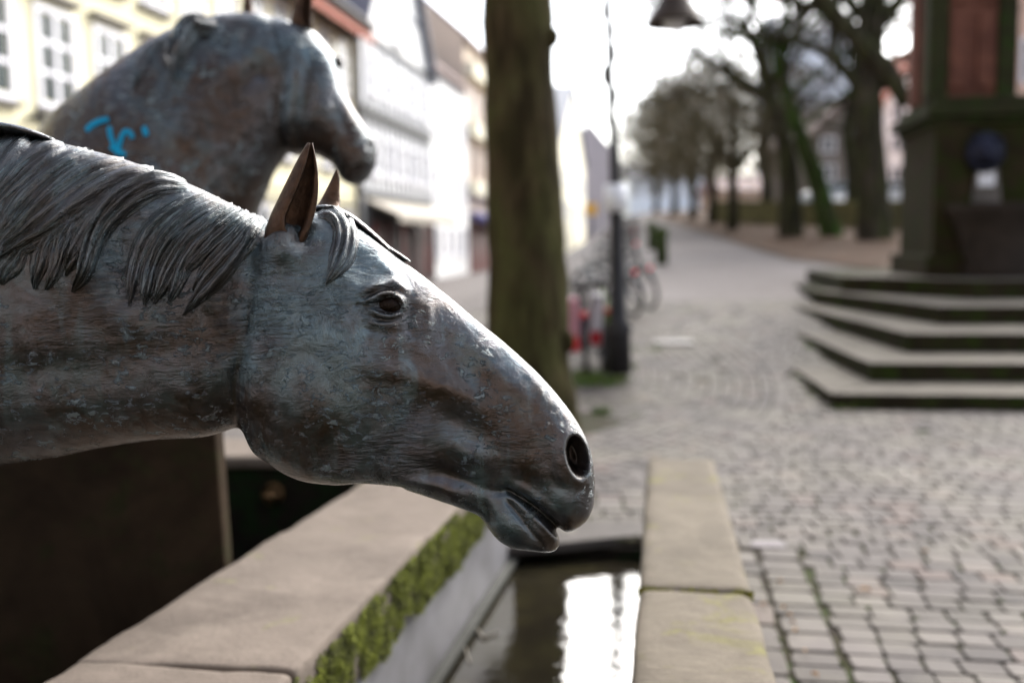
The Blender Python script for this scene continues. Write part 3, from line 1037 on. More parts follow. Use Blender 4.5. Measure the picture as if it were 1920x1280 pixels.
def sculpt(me, V, E, pl, brushes, lumps=0.0012, paint=(), sc=1.0):
    """press ridges, hollows and openings into both flanks; brushes are in photograph pixels of the near flank"""
    n, o = np.array(pl.n), np.array(pl.o)
    w = (V - o) @ n
    Vm = V + np.outer(np.abs(w) - w, n)
    u, v = project(Vm)
    set_co(me, V)
    N = normals(me)
    side = np.sign(w)
    side[side == 0] = 1
    nw = np.clip((N @ n) * side, 0, 1)
    wt = np.clip(nw / 0.45, 0, 1)
    D = np.zeros(len(V))
    for b in brushes:
        kind = b[0]
        if kind == 'line':
            _, pts, amp, wd = b[:4]
            taper = b[4] if len(b) > 4 else 0.15
            d, fr = dist_poly(u, v, spline(pts, 6))
            t = np.clip(np.minimum(fr, 1 - fr) / max(taper, 1e-3), 0, 1)
            D += amp * 0.001 * np.exp(-(d / wd) ** 2) * t * wt
        elif kind == 'blob':
            _, (cx, cy), (rx, ry), rot, amp = b[:5]
            ca, sa = math.cos(rot), math.sin(rot)
            du, dv = u - cx, v - cy
            e = ((du * ca + dv * sa) / rx) ** 2 + ((-du * sa + dv * ca) / ry) ** 2
            D += amp * 0.001 * np.exp(-e * 1.6) * wt
        elif kind == 'hole':
            _, (cx, cy), (rx, ry), rot, amp, rim = b
            ca, sa = math.cos(rot), math.sin(rot)
            du, dv = u - cx, v - cy
            e = np.sqrt(((du * ca + dv * sa) / rx) ** 2 + ((-du * sa + dv * ca) / ry) ** 2)
            t = np.clip((1.0 - e) / 0.6, 0, 1)
            t = t * t * (3 - 2 * t)
            D += (amp * 0.001 * t + rim * 0.001 * np.exp(-((e - 1.13) / 0.2) ** 2)) * np.clip(nw / 0.25, 0, 1)
    if lumps:
        D *= sc
        for i in range(len(V)):
            q = Vector(V[i])
            D[i] += lumps * (noise.noise(q * 22) + 0.6 * noise.noise(q * 55))
    tint, gloss = np.full(len(V), 0.5), np.zeros(len(V))
    for what, c_, r_, amt in paint:
        if isinstance(c_, list):
            d, _ = dist_poly(u, v, spline(c_, 6))
            e = (d / r_) ** 2
        else:
            e = ((u - c_[0]) / r_[0]) ** 2 + ((v - c_[1]) / r_[1]) ** 2
        (tint if what == 'tint' else gloss)[:] += amt * np.exp(-e)
    for nm, arr in (('tint', tint), ('gloss', gloss)):
        at_ = me.attributes.new(nm, 'FLOAT', 'POINT')
        at_.data.foreach_set('value', np.clip(arr, 0, 1))
    V2 = V + (np.outer(side, n) * 0.75 + N * 0.25) * D[:, None]
    V2 = relax(V2, E, 1, 0.5)
    L = relax(V2, E, 5, 0.6)
    set_co(me, V2)
    N = normals(me)
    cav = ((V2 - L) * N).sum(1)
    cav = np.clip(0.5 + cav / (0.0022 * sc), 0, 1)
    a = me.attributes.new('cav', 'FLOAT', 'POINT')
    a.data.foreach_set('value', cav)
    me.polygons.foreach_set('use_smooth', [True] * len(me.polygons))
    return V2

def plain_attr(o, cav=0.5, tint=0.5):
    for nm, val in (('cav', cav), ('tint', tint), ('gloss', 0.3)):
        at_ = o.data.attributes.new(nm, 'FLOAT', 'POINT')
        at_.data.foreach_set('value', [val] * len(o.data.vertices))
    return o

def add_mesh(me, mb):
    bm = bmesh.new()
    bm.from_mesh(me)
    lay, lay2 = bm.verts.layers.float.get('cav'), bm.verts.layers.float.get('tint')
    vs = [bm.verts.new(p) for p in mb.v]
    for q in vs:
        q[lay] = 0.5
        q[lay2] = 0.5
    for f in mb.f:
        try:
            nf = bm.faces.new([vs[i] for i in f])
            nf.smooth = True
        except ValueError:
            pass
    bm.to_mesh(me)
    bm.free()

# ---------------------------------------------------------------- first horse: in focus, drinking
D1 = 1.80
S1 = D1 / 1.45
K1 = D1 / FPX
pl1 = Plane(960, 640, D1)
neck = sweep(pl1, [((-170, 215), (-150, 925), 165, .85), ((-70, 234), (-60, 888), 150, .85), ((0, 252), (0, 873), 140, .85), ((110, 268), (100, 858), 131, .85),
                   ((240, 301), (200, 838), 121, .85), ((345, 340), (300, 824), 112, .85), ((435, 382), (390, 818), 102, .85), ((500, 412), (470, 790), 88, .85), ((560, 420), (560, 740), 66, .85)], K1, 72)
head = sweep(pl1, [((472, 440), (452, 770), 66, .8), ((505, 414), (470, 836), 88, .78), ((560, 400), (505, 866), 102, .76), ((620, 401), (560, 897), 110, .76), ((675, 428), (625, 907), 113, .76), ((735, 474), (680, 905), 110, .78),
                   ((797, 520), (728, 909), 96, .8), ((852, 564), (772, 915), 84, .82), ((894, 600), (822, 925), 75, .84), ((936, 634), (868, 935), 69, .85), ((980, 672), (912, 936), 66, .85),
                   ((1021, 712), (957, 930), 65, .8), ((1058, 755), (995, 948), 67, .76), ((1084, 793), (1024, 969), 66, .76), ((1101, 826), (1046, 986), 60, .78), ((1110, 858), (1062, 996), 52, .8), ((1115, 900), (1078, 991), 42, .85), ((1114, 938), (1094, 980), 26, .9), ((1110, 952), (1104, 968), 8, 1)], K1, 72)
jaw = sweep(pl1, [((760, 815), (760, 917), 52, .9), ((820, 840), (820, 936), 54, .9), ((870, 866), (868, 953), 53, .9), ((905, 884), (899, 967), 49, .9), ((932, 896), (916, 990), 47, .88), ((958, 906), (936, 1013), 48, .82), ((984, 924), (964, 1027), 48, .8),
                  ((1006, 946), (994, 1031), 45, .8), ((1026, 968), (1020, 1034), 39, .8), ((1041, 990), (1038, 1032), 29, .85), ((1049, 1006), (1049, 1022), 15, 1)], K1, 48)
er = MB().tube([pl1.world(*pl1.at(x, y, w), w) for x, y, w in ((526, 520, 0.043), (526, 488, 0.060), (530, 462, 0.069), (538, 436, 0.072), (545, 420, 0.072))], [0.050, 0.044, 0.036, 0.024, 0.010], 24)
hm, HV, HE = remesh([neck, head, jaw, er], 0.0023 * S1, 5)
_n = np.array(pl1.n)
_w = (HV - np.array(pl1.o)) @ _n
_u, _v = project(HV + np.outer(np.abs(_w) - _w, _n))
_d, _ = dist_poly(_u, _v, spline([(500, 470), (478, 540), (462, 640), (450, 740), (452, 800)], 5))
_d2, _ = dist_poly(_u, _v, [(486, 480), (526, 492), (566, 470)])
HV = relax(HV, HE, 160, 0.6 * np.maximum(np.exp(-(_d / 36) ** 2), 0.8 * np.exp(-(_d2 / 16) ** 2))[:, None])
B1 = [
    ('line', [(505, 490), (478, 560), (452, 660), (440, 740), (446, 815)], -2.5, 20, 0.3),
    ('line', [(455, 650), (438, 720), (442, 800)], -4, 8, 0.3), ('line', [(470, 560), (462, 610), (448, 640)], -3, 6, 0.3), ('line', [(425, 560), (432, 640), (424, 720)], 3, 10, 0.3),
    ('line', [(530, 500), (505, 560), (484, 640), (474, 720), (482, 800)], 5, 20, 0.15),
    ('line', [(500, 490), (486, 540), (476, 600), (472, 660)], 3.0, 13, 0.35),
    ('line', [(462, 500), (440, 570), (428, 640)], 3, 12, 0.25),
    ('blob', (595, 755), (120, 120), 0, 10), ('line', [(470, 790), (520, 850), (590, 884), (660, 890), (720, 870)], 5, 20, 0.2), ('line', [(545, 640), (600, 690), (640, 760)], -3.5, 26, 0.3),
    ('line', [(680, 905), (730, 845), (768, 790), (795, 745)], -8, 18, 0.25),
    ('line', [(640, 660), (720, 690), (800, 716), (880, 745), (940, 790)], 6, 22, 0.3),
    ('line', [(775, 770), (840, 790), (905, 815), (960, 850)], -6.5, 26, 0.35),
    ('line', [(790, 600), (860, 670), (940, 745)], -6.5, 32, 0.3),
    ('line', [(870, 640), (950, 710), (1015, 775)], 4, 20, 0.3),
    ('blob', (880, 850), (70, 20), 0.35, 4),
    ('line', [(720, 893), (800, 908), (880, 934)], 6, 13, 0.2), ('line', [(760, 868), (830, 882), (900, 912)], -5, 14, 0.25),
    ('blob', (528, 468), (50, 34), 0.2, 7), ('line', [(560, 470), (575, 440), (585, 415)], -4, 10, 0.3),
    # eye
    ('blob', (716, 562), (52, 36), 0.1, 4),
    ('line', [(664, 556), (690, 541), (715, 533), (738, 529), (756, 540), (766, 562)], 7.5, 9, 0.2),
    ('blob', (724, 571), (36, 22), 0.1, -11),
    ('line', [(670, 572), (696, 562), (716, 552), (738, 552), (754, 565), (758, 584)], 11, 6.2, 0.18),
    ('line', [(676, 562), (700, 551), (722, 543), (742, 543)], -3.5, 3.5, 0.2),
    ('line', [(690, 577), (708, 588), (732, 593), (756, 586)], 7, 4.8, 0.2),
    ('line', [(696, 590), (716, 599), (742, 597), (756, 590)], -3.4, 3.6, 0.25),
    ('line', [(688, 600), (716, 608), (745, 605)], 3.2, 4, 0.3), ('line', [(676, 610), (715, 624), (765, 622)], -3, 7, 0.3), ('line', [(800, 560), (805, 600), (795, 640)], 3, 9, 0.3),
    ('line', [(660, 574), (676, 570), (690, 573)], -3.5, 3.5, 0.3),
    ('line', [(768, 545), (772, 580), (766, 612), (780, 640)], -4, 9, 0.25),
    ('blob', (668, 486), (30, 44), 0.5, -6),
    ('line', [(700, 480), (730, 508), (760, 525)], 4, 12, 0.3),
    ('line', [(560, 480), (575, 560), (570, 640)], -3, 22, 0.3),
    # muzzle
    ('blob', (1062, 850), (52, 74), -0.25, 6),
    ('hole', (1083, 856), (23, 45), -0.22, -46, 0.6),
    ('line', [(1084, 826), (1094, 842), (1096, 858)], 4, 6, 0.3),
    ('line', [(1040, 800), (1030, 850), (1040, 905), (1075, 925)], -4, 11, 0.25),
    ('blob', (1068, 952), (46, 34), 0.3, 5),
    ('line', [(930, 880), (985, 900), (1040, 925)], -3.5, 18, 0.3),
    ('line', [(944, 914), (968, 928), (1000, 948), (1030, 972), (1050, 990)], -7, 4.2, 0.12),
    ('line', [(950, 902), (985, 920), (1020, 945), (1050, 972)], 4, 10, 0.2),
    ('line', [(952, 926), (975, 945), (1005, 972), (1032, 1000), (1046, 1018)], 5, 7.5, 0.1),
    ('line', [(945, 932), (968, 960), (996, 996), (1022, 1026)], -4, 5.5, 0.15),
    ('blob', (962, 988), (40, 26), 0.6, 5),
    ('line', [(900, 935), (915, 962), (922, 990)], -5, 9, 0.2),
    ('blob', (938, 918), (16, 12), 0, -3),
    # neck
    ('line', [(-60, 700), (120, 690), (280, 660), (420, 610)], -5, 34, 0.2),
    ('line', [(-60, 790), (150, 770), (300, 745), (420, 735)], 4, 30, 0.2),
    ('line', [(150, 560), (250, 610), (350, 650)], 3, 26, 0.3),
    ('line', [(370, 560), (400, 620), (420, 700)], -3, 16, 0.3),
    ('blob', (250, 470), (160, 60), 0.3, -3),
]
PAINT1 = [
    ('tint', (590, 690), (130, 120), 0.22), ('tint', (640, 480), (70, 60), 0.42), ('tint', (560, 560), (50, 90), 0.2), ('tint', [(488, 470), (478, 540), (470, 620), (462, 700)], 20, 0.3),
    ('tint', (930, 730), (110, 70), -0.12), ('tint', (1088, 860), (42, 60), -0.5), ('tint', (1045, 1010), (36, 24), -0.45), ('tint', (1085, 985), (30, 14), -0.4), ('tint', (490, 770), (36, 90), -0.32),
    ('tint', (840, 770), (70, 26), -0.15), ('tint', (850, 565), (60, 30), -0.3), ('tint', (200, 640), (230, 60), -0.2), ('tint', (250, 790), (260, 40), -0.15), ('tint', (200, 710), (200, 24), 0.15), ('tint', (1020, 930), (50, 30), 0.3), ('tint', (950, 980), (30, 30), 0.25), ('tint', (725, 610), (40, 14), -0.2), ('tint', (795, 565), (46, 40), -0.4), ('tint', (715, 545), (40, 12), -0.25),
    ('gloss', [(760, 510), (860, 590), (960, 690), (1050, 770)], 44, 0.75), ('gloss', (670, 490), (34, 30), 0.7), ('gloss', (930, 740), (110, 60), 0.5), ('gloss', (1090, 850), (50, 60), 0.8), ('gloss', (850, 775), (60, 24), 0.6), ('gloss', (478, 640), (20, 60), 0.6), ('gloss', (560, 800), (70, 40), 0.3), ('gloss', (1010, 925), (50, 20), 0.5)]
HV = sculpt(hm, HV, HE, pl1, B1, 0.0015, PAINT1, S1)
polys = [tuple(p.vertices) for p in hm.polygons]
bvh1 = BVHTree.FromPolygons([Vector(v) for v in HV], polys)

horse1 = thing('horse_statue', P(-700, 2440, D1), 'patinated bronze drinking horse in sharp focus, head stretched low over the trough', 'statue', 'bronze horses of the fountain')
horse1.location.z = 0
body1 = MB()
tr = sweep(pl1, [((-120, 222), (-120, 915), 160, .85), ((-230, 190), (-210, 960), 178, .85), ((-420, 130), (-400, 1040), 205, .85), ((-640, 150), (-640, 1080), 225, .85), ((-1000, 210), (-1000, 1070), 235, .85), ((-1400, 190), (-1400, 1050), 240, .85), ((-1700, 170), (-1720, 990), 225, .85), ((-1900, 260), (-1900, 900), 160, .9), ((-1985, 420), (-1985, 700), 50, 1)], K1, 32, 4)
body1.add(tr.v, tr.f)
def leg(pl, k, hip, sidew, hind, top_r, foot_z=0.0):
    """four joints and a hoof, standing on the ground"""
    a = pl.at(*hip)
    top = pl.world(a[0], a[1], sidew)
    hgt = top.z - foot_z
    fx = pl.x
    off = (0, 0.02, -0.02, 0.0, 0.0, 0.03) if not hind else (0, 0.10, -0.12, -0.10, -0.09, -0.05)
    zz = (1.0, 0.72, 0.42 if not hind else 0.46, 0.16, 0.08, 0.0)
    rr = (top_r, top_r * 0.72, 0.058, 0.042, 0.045, 0.07)
    pts = [Vector((top.x, top.y, foot_z + hgt * z)) + fx * o for z, o in zip(zz, off)]
    sp = spline([tuple(p) for p in pts], 3)
    rs = [r_[0] for r_ in spline([(r_, 0) for r_ in rr], 3)]
    return MB().tube(sp, rs, 12)
for hip, hind in (((-520, 960), False), ((-1750, 900), True)):
    for s in (-1, 1):
        lg = leg(pl1, K1, hip, s * 0.14, hind, 0.16, -0.45)
        body1.add(lg.v, lg.f)
add_mesh(hm, body1)
link_mesh('body', hm, MT['bronze'], horse1)

def hit(px, py, lift=0.0):
    d = ray(px, py).normalized()
    loc, nor, _, _ = bvh1.ray_cast(EYEP, d)
    if loc is None:
        return None, None
    return loc, nor

def lock(name, pts, hw, thick, parent, mat, m=15, grooves=4, seed=0, tip=0.55, lift_edge=0.0, root=0.25):
    """a cast lock of hair lying on the neck: a tapering grooved ribbon with thickness"""
    sp = spline(pts, 7)
    n = len(sp)
    rows = []
    tl_ = []
    total = sum(math.hypot(sp[i + 1][0] - sp[i][0], sp[i + 1][1] - sp[i][1]) for i in range(n - 1)) * K1
    rs = random.Random(seed)
    ph = [rs.uniform(0, 6.28) for _ in range(5)]
    for i, (cx, cy) in enumerate(sp):
        t = i / (n - 1)
        a = np.array(sp[min(i + 1, n - 1)]) - np.array(sp[max(i - 1, 0)])
        a = a / (np.hypot(*a) + 1e-9)
        nx, ny = -a[1], a[0]
        w = hw * min(1.0, root + (1 - root) * min(1, t / 0.3)) * (1.0 if t < tip else max(0.06, 1 - ((t - tip) / (1 - tip)) ** 1.6) ** 0.85)
        w *= 1 + 0.10 * math.sin(9 * t + ph[0]) + 0.12 * noise.noise(Vector((t * 5, seed, 2)))
        th = thick * min(1.0, 0.15 + t / 0.22) * (1.0 if t < 0.85 else 1 - 0.45 * (t - 0.85) / 0.15)
        row = []
        for j in range(m):
            s = -1 + 2 * j / (m - 1)
            px, py = cx + nx * s * w, cy + ny * s * w
            loc = None
            for pull in (1.0, 0.8, 0.6, 0.4, 0.2, 0.0):
                loc, nor = hit(cx + nx * s * w * pull, cy + ny * s * w * pull)
                if loc is not None:
                    break
            if loc is None:
                row.append(None)
                continue
            prof = (1 - abs(s) ** 3.4) * (0.72 + 0.28 * math.cos(s * 1.5))
            gr = 0.27 * math.sin(grooves * math.pi * s + 2.2 * math.sin(5 * t + ph[1]) * 0.5 + ph[2]) + 0.08 * math.sin(grooves * 2.3 * math.pi * s + ph[3] + 3 * t)
            gr += 0.10 * noise.noise(Vector((s * 4, t * 9, seed)))
            h = th * (prof * (1 + gr * (1 - s * s)) - 0.22)
            if lift_edge:
                h += lift_edge * th * max(0, s) * math.sin(math.pi * min(1, t * 1.2)) * (1 - abs(s) ** 7)
            row.append(loc + (nor * 0.7 - FW * 0.3).normalized() * h)
        rows.append(row)
        tl_.append((t, w))
    keep = [i for i, r_ in enumerate(rows) if all(q is not None for q in r_)]
    tl_ = [tl_[i] for i in keep]
    rows = [r_ for r_ in rows if all(q is not None for q in r_)]
    if len(rows) < 3:
        return None
    mb = MB()
    for r_ in rows:
        mb.v += [tuple(q) for q in r_]
    for i in range(len(rows) - 1):
        for j in range(m - 1):
            mb.f.append((i * m + j, i * m + j + 1, (i + 1) * m + j + 1, (i + 1) * m + j))
    me = mb.mesh(name)
    bm = bmesh.new()
    bm.from_mesh(me)
    bmesh.ops.recalc_face_normals(bm, faces=bm.faces)
    if bm.faces and bm.faces[len(bm.faces) // 2].normal.dot(FW) > 0:
        bmesh.ops.reverse_faces(bm, faces=bm.faces)
    bm.to_mesh(me)
    bm.free()
    V = np.array(mb.v).reshape(len(rows), m, 3)
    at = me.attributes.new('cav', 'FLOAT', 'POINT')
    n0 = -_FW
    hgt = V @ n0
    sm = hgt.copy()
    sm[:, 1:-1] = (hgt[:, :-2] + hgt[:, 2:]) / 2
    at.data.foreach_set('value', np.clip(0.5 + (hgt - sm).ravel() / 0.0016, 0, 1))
    hu = me.attributes.new('hair', 'FLOAT_VECTOR', 'POINT')
    hu.data.foreach_set('vector', [q for (t, w) in tl_ for j in range(m) for q in ((-1 + 2 * j / (m - 1)) * (0.6 * hw + 0.4 * w) * K1, t * total, seed * 0.37)])
    return link_mesh(name, me, mat, parent, True)

mane = empty('mane', horse1.location)
mane.parent = horse1
mane.matrix_parent_inverse = Matrix.Translation(-horse1.location)
LOCKS = [
    ([(66, 252), (20, 290), (-25, 350), (-60, 420)], 30, 8, 0), ([(130, 270), (70, 300), (15, 350), (-40, 415)], 30, 9, 0),
    ([(60, 440), (30, 485), (12, 512), (5, 534)], 17, 9, 0), ([(20, 440), (-5, 490), (-20, 530)], 17, 9, 0),
    ([(112, 418), (84, 465), (71, 505), (66, 543)], 15, 10, 0), ([(150, 400), (122, 450), (106, 500), (88, 544)], 16, 11, 0),
    ([(185, 385), (158, 430), (140, 480), (124, 518)], 15, 9, 0),
    ([(185, 282), (118, 316), (55, 366), (4, 430), (-30, 470)], 31, 10, 0), ([(245, 301), (168, 332), (100, 380), (42, 432), (-10, 478)], 31, 11, 0),
    ([(300, 320), (222, 346), (146, 394), (78, 444), (-8, 490)], 27, 13, 0.3),
    ([(330, 331), (270, 344), (214, 376), (172, 420), (142, 470), (126, 505)], 23, 12, 0),
    ([(350, 345), (302, 350), (252, 370), (207, 408), (177, 458), (160, 512), (138, 548)], 20, 17, 0.75),
    ([(392, 359), (334, 388), (284, 430), (258, 480), (247, 530), (243, 574)], 15, 9, 0), ([(420, 371), (362, 402), (313, 445), (287, 495), (276, 540), (271, 572)], 17, 11, 0),
    ([(444, 382), (392, 416), (347, 455), (320, 500), (303, 540), (290, 571)], 17, 12, 0), ([(458, 388), (408, 424), (368, 460), (341, 505), (327, 545), (316, 569)], 15, 12, 0.2),
    ([(470, 394), (432, 430), (397, 460), (366, 492), (345, 515)], 12, 11, 0.2), ([(482, 399), (452, 438), (418, 475), (384, 515), (362, 545)], 16, 11, 0),
    ([(494, 406), (474, 440), (444, 475), (414, 510), (379, 550), (344, 591)], 18, 15, 0.4),
]
for i, (pts, hw, th, le) in enumerate(LOCKS):
    lock('mane_lock', pts, hw * 1.3, S1 * th * (0.00135 if th > 12 else 0.0012), mane, MT['bronze_hair'], 21, 2 + i % 3, i * 1.7, 0.6, le, 0.55)
# the standing tuft at the withers, hollow and dark beneath
tuft = MB()
tp = [(-60, 262), (-10, 250), (40, 250), (80, 258), (112, 268)]
rings = []
for i, (x, y) in enumerate(spline(tp, 5)):
    t = i / 20
    c = pl1.at(x, y)
    rr = 0.012 * (1 - t) + 0.004
    rings.append([pl1.world(c[0] + 0, c[1] + rr * math.cos(q), 0.068 * (1 - t * 0.8) * math.sin(q) + 0.025) for q in [2 * math.pi * k / 14 for k in range(14)]])
tuft.loft(rings)
plain_attr(obj('mane_crest', tuft, MT['bronze'], mane, smooth=True), 0.45, 0.4)

fore = empty('forelock', horse1.location)
fore.parent = horse1
fore.matrix_parent_inverse = Matrix.Translation(-horse1.location)
lock('forelock_lock', [(596, 399), (618, 400), (640, 416), (649, 442), (643, 476), (629, 506), (612, 533)], 25, 0.016, fore, MT['bronze_hair'], 19, 4, 3.3, 0.72, 0.2, 0.45)
ft = MB()
for pp_, rr_ in (([(588, 392), (620, 392), (655, 407), (692, 434), (728, 466), (756, 492), (775, 511)], [7, 10, 10, 8, 6.5, 4.5, 1.5]), ([(700, 446), (724, 462), (748, 478), (762, 487), (770, 491)], [3, 5, 6, 5, 2])):
    cs = [pl1.at(*q) for q in spline(pp_, 5)]
    rs_ = interp_list(rr_, 5)
    rings = []
    for i in range(len(cs)):
        a = cs[min(i + 1, len(cs) - 1)] - cs[max(i - 1, 0)]
        a = a / (np.hypot(*a) + 1e-9)
        nx_, ny_ = -a[1], a[0]
        r0_ = rs_[i] * K1
        rings.append([pl1.world(cs[i][0] + nx_ * r0_ * 0.75 * math.cos(q) * (1 + 0.12 * math.sin(5 * q)), cs[i][1] + ny_ * r0_ * 0.75 * math.cos(q), 0.0 + r0_ * 2.4 * math.sin(q)) for q in [2 * math.pi * k / 16 for k in range(16)]])
    ft.loft(rings)
plain_attr(obj('forelock_crest', ft, MT['bronze'], fore, smooth=True), 0.52, 0.5)

def ear(name, left, right, w0, parent, flip=1.0, gap=1.12, face=0.92, pl=pl1, mat=None, k=K1, depth_r=0.62):
    """a pointed ear: a rolled leaf open to the front"""
    n = 14
    L, R_ = spline(left, 8), spline(right, 8)
    L = [L[int(i * (len(L) - 1) / n)] for i in range(n + 1)]
    R_ = [R_[int(i * (len(R_) - 1) / n)] for i in range(n + 1)]
    rings = []
    for i in range(n + 1):
        a, b = pl.at(*L[i], w0), pl.at(*R_[i], w0)
        mid, half = (a + b) / 2, (b - a) / 2
        hl = np.hypot(*half) + 1e-5
        d = half / hl
        ring = []
        t = i / n
        mth = 26
        g = gap * (1 - 0.5 * t) * (0.12 + 0.88 * sstep(0.12, 0.38, t))
        for s in range(mth):
            q = face + g + (2 * math.pi - 2 * g) * s / (mth - 1)
            ring.append((q, 1.0))
        for s in range(mth):
            q = face + g + (2 * math.pi - 2 * g) * (1 - s / (mth - 1))
            ring.append((q, 0.66 - 0.06 * (1 - t)))
        rings.append([pl.world(mid[0] + d[0] * hl * sc * math.cos(q), mid[1] + d[1] * hl * sc * math.cos(q), w0 - flip * 0.035 * (1 - min(1, t / 0.3)) ** 2 + flip * hl * depth_r * sc * math.sin(q)) for q, sc in ring])
    return plain_attr(obj(name, MB().loft(rings, True), mat or MT['bronze_bare'], parent, smooth=True), 0.5, 0.06)
ear('ear', [(498, 500), (493, 455), (504, 412), (524, 368), (545, 325), (564, 288), (576, 268)], [(562, 500), (574, 452), (587, 412), (595, 375), (597, 335), (593, 300), (586, 268)], 0.072, horse1, 1.0)
ear('ear', [(588, 400), (600, 378), (612, 355), (622, 335), (629, 319)], [(640, 400), (638, 380), (637, 358), (637, 338), (634, 320)], -0.085, horse1, -1.0)
el = Vector(hit(725, 572)[0])
ey = MB()
ey.sphere(el + FW * 0.0174, 0.0267, 28, 18, (1.18, 1.0, 0.86))
obj('eye', ey, MT['bronze_eye'], horse1, smooth=True)

# ---------------------------------------------------------------- second horse: behind, head raised
D2 = 3.75
K2 = D2 / FPX
pl2 = Plane(430, 260, D2, 0.0)
neck2 = sweep(pl2, [((70, 330), (330, 760), 190, .85), ((100, 235), (400, 590), 165, .85), ((160, 176), (445, 470), 140, .85), ((240, 112), (485, 385), 118, .85), ((320, 62), (515, 318), 100, .85), ((410, 32), (545, 280), 84, .85), ((490, 30), (575, 250), 72, .85), ((545, 52), (590, 200), 56, .85)], K2, 56)
head2 = sweep(pl2, [((495, 32), (508, 200), 52, .8), ((540, 42), (540, 284), 74, .78), ((587, 60), (566, 290), 78, .78), ((614, 88), (588, 291), 74, .8), ((634, 118), (605, 298), 66, .8), ((645, 165), (620, 308), 56, .85), ((661, 201), (632, 325), 48, .85), ((681, 232), (640, 338), 44, .8), ((700, 260), (658, 346), 42, .8), ((707, 280), (676, 346), 34, .85), ((703, 312), (690, 334), 14, 1)], K2, 56)
h2m, H2V, H2E = remesh([neck2, head2], 0.0075, 5)
B2 = [('line', [(562, 60), (556, 130), (548, 200), (545, 270)], 12, 12, 0.15), ('line', [(590, 90), (578, 160), (572, 230)], -9, 12, 0.2), ('line', [(535, 70), (528, 150), (520, 230)], -8, 14, 0.2),
      ('line', [(430, 150), (470, 100), (520, 80)], 10, 26, 0.25), ('line', [(400, 230), (460, 150), (520, 120)], -12, 24, 0.25), ('blob', (590, 230), (34, 50), 0.3, 8), ('line', [(280, 300), (380, 200), (440, 120)], 9, 30, 0.25),
      ('hole', (694, 272), (8, 12), 0.4, -20, 4), ('line', [(650, 325), (675, 318), (697, 305)], -8, 5, 0.2), ('blob', (636, 122), (10, 16), 0, 8), ('line', [(610, 160), (640, 220), (665, 262)], -7, 12, 0.25)]
PAINT2 = [('tint', (470, 230), (60, 110), -0.45), ('tint', (620, 290), (70, 60), -0.5), ('tint', (170, 240), (90, 80), -0.35), ('tint', (560, 170), (30, 60), 0.3), ('tint', (440, 80), (120, 40), 0.35), ('tint', (350, 220), (50, 80), 0.25), ('tint', (600, 110), (30, 40), 0.35), ('tint', (400, 330), (60, 60), 0.1)]
PAINT2 = [(a_, b_, c_, d_ * 0.6) for a_, b_, c_, d_ in PAINT2]
H2V = sculpt(h2m, H2V, H2E, pl2, B2, 0.003, PAINT2)
horse2 = thing('horse_statue', P(250, 900, D2 + 0.1), 'bronze horse behind with raised head and blue graffiti on its neck', 'statue', 'bronze horses of the fountain')
horse2.location.z = 0
b2 = MB()
tr = sweep(pl2, [((110, 300), (350, 640), 150, .85), ((20, 330), (180, 800), 185, .85), ((-160, 370), (-110, 850), 200, .85), ((-400, 380), (-400, 860), 205, .85), ((-650, 360), (-650, 830), 200, .85), ((-800, 420), (-800, 740), 120, .9), ((-850, 520), (-850, 640), 40, 1)], K2, 28, 4)
b2.add(tr.v, tr.f)
for hip, hind in (((60, 720), False), ((-680, 720), True)):
    for s in (-1, 1):
        lg = leg(pl2, K2, hip, s * 0.16, hind, 0.15, -0.45)
        b2.add(lg.v, lg.f)
add_mesh(h2m, b2)
link_mesh('body', h2m, MT['bronze_far'], horse2)
bvh1 = BVHTree.FromPolygons([Vector(v) for v in H2V], [tuple(p.vertices) for p in h2m.polygons if max(p.vertices) < len(H2V)])
K1s, K1 = K1, K2
lock('mane_lock', [(406, 46), (368, 58), (342, 82), (327, 114), (330, 154)], 19, 0.075, horse2, MT['bronze_hair'], 15, 3, 11.0, 0.6, 0.3, 0.5)
lock('mane_lock', [(330, 62), (285, 92), (262, 128), (252, 165)], 13, 0.016, horse2, MT['bronze_hair'], 11, 2, 13.0, 0.5, 0.2, 0.5)
K1 = K1s
MT['bronze_ear2'] = MT['bronze_bare']
ear('ear', [(540, 66), (545, 36), (552, 0), (560, -34), (575, -66)], [(586, 66), (586, 36), (586, 0), (586, -34), (580, -66)], 0.05, horse2, 1.0, pl=pl2, k=K2)
ear('ear', [(452, 40), (455, 15), (458, -8), (462, -30)], [(478, 40), (474, 15), (470, -8), (466, -30)], -0.16, horse2, -1.0, pl=pl2, k=K2)
eb = MB()
c = pl2.at(634, 122)
eb.sphere(pl2.world(c[0], c[1], 0.03), 0.024, 12, 8)
obj('eye', eb, MT['bronze_eye'], horse2, smooth=True)
MT['spray'] = simple('blue_spray_paint', (0.0, 0.24, 0.42), (0.0, 0.20, 0.36), 10, 0.6, 0, 0)
gf = empty('graffiti', horse2.location)
gf.parent = horse2
gf.matrix_parent_inverse = Matrix.Translation(-horse2.location)
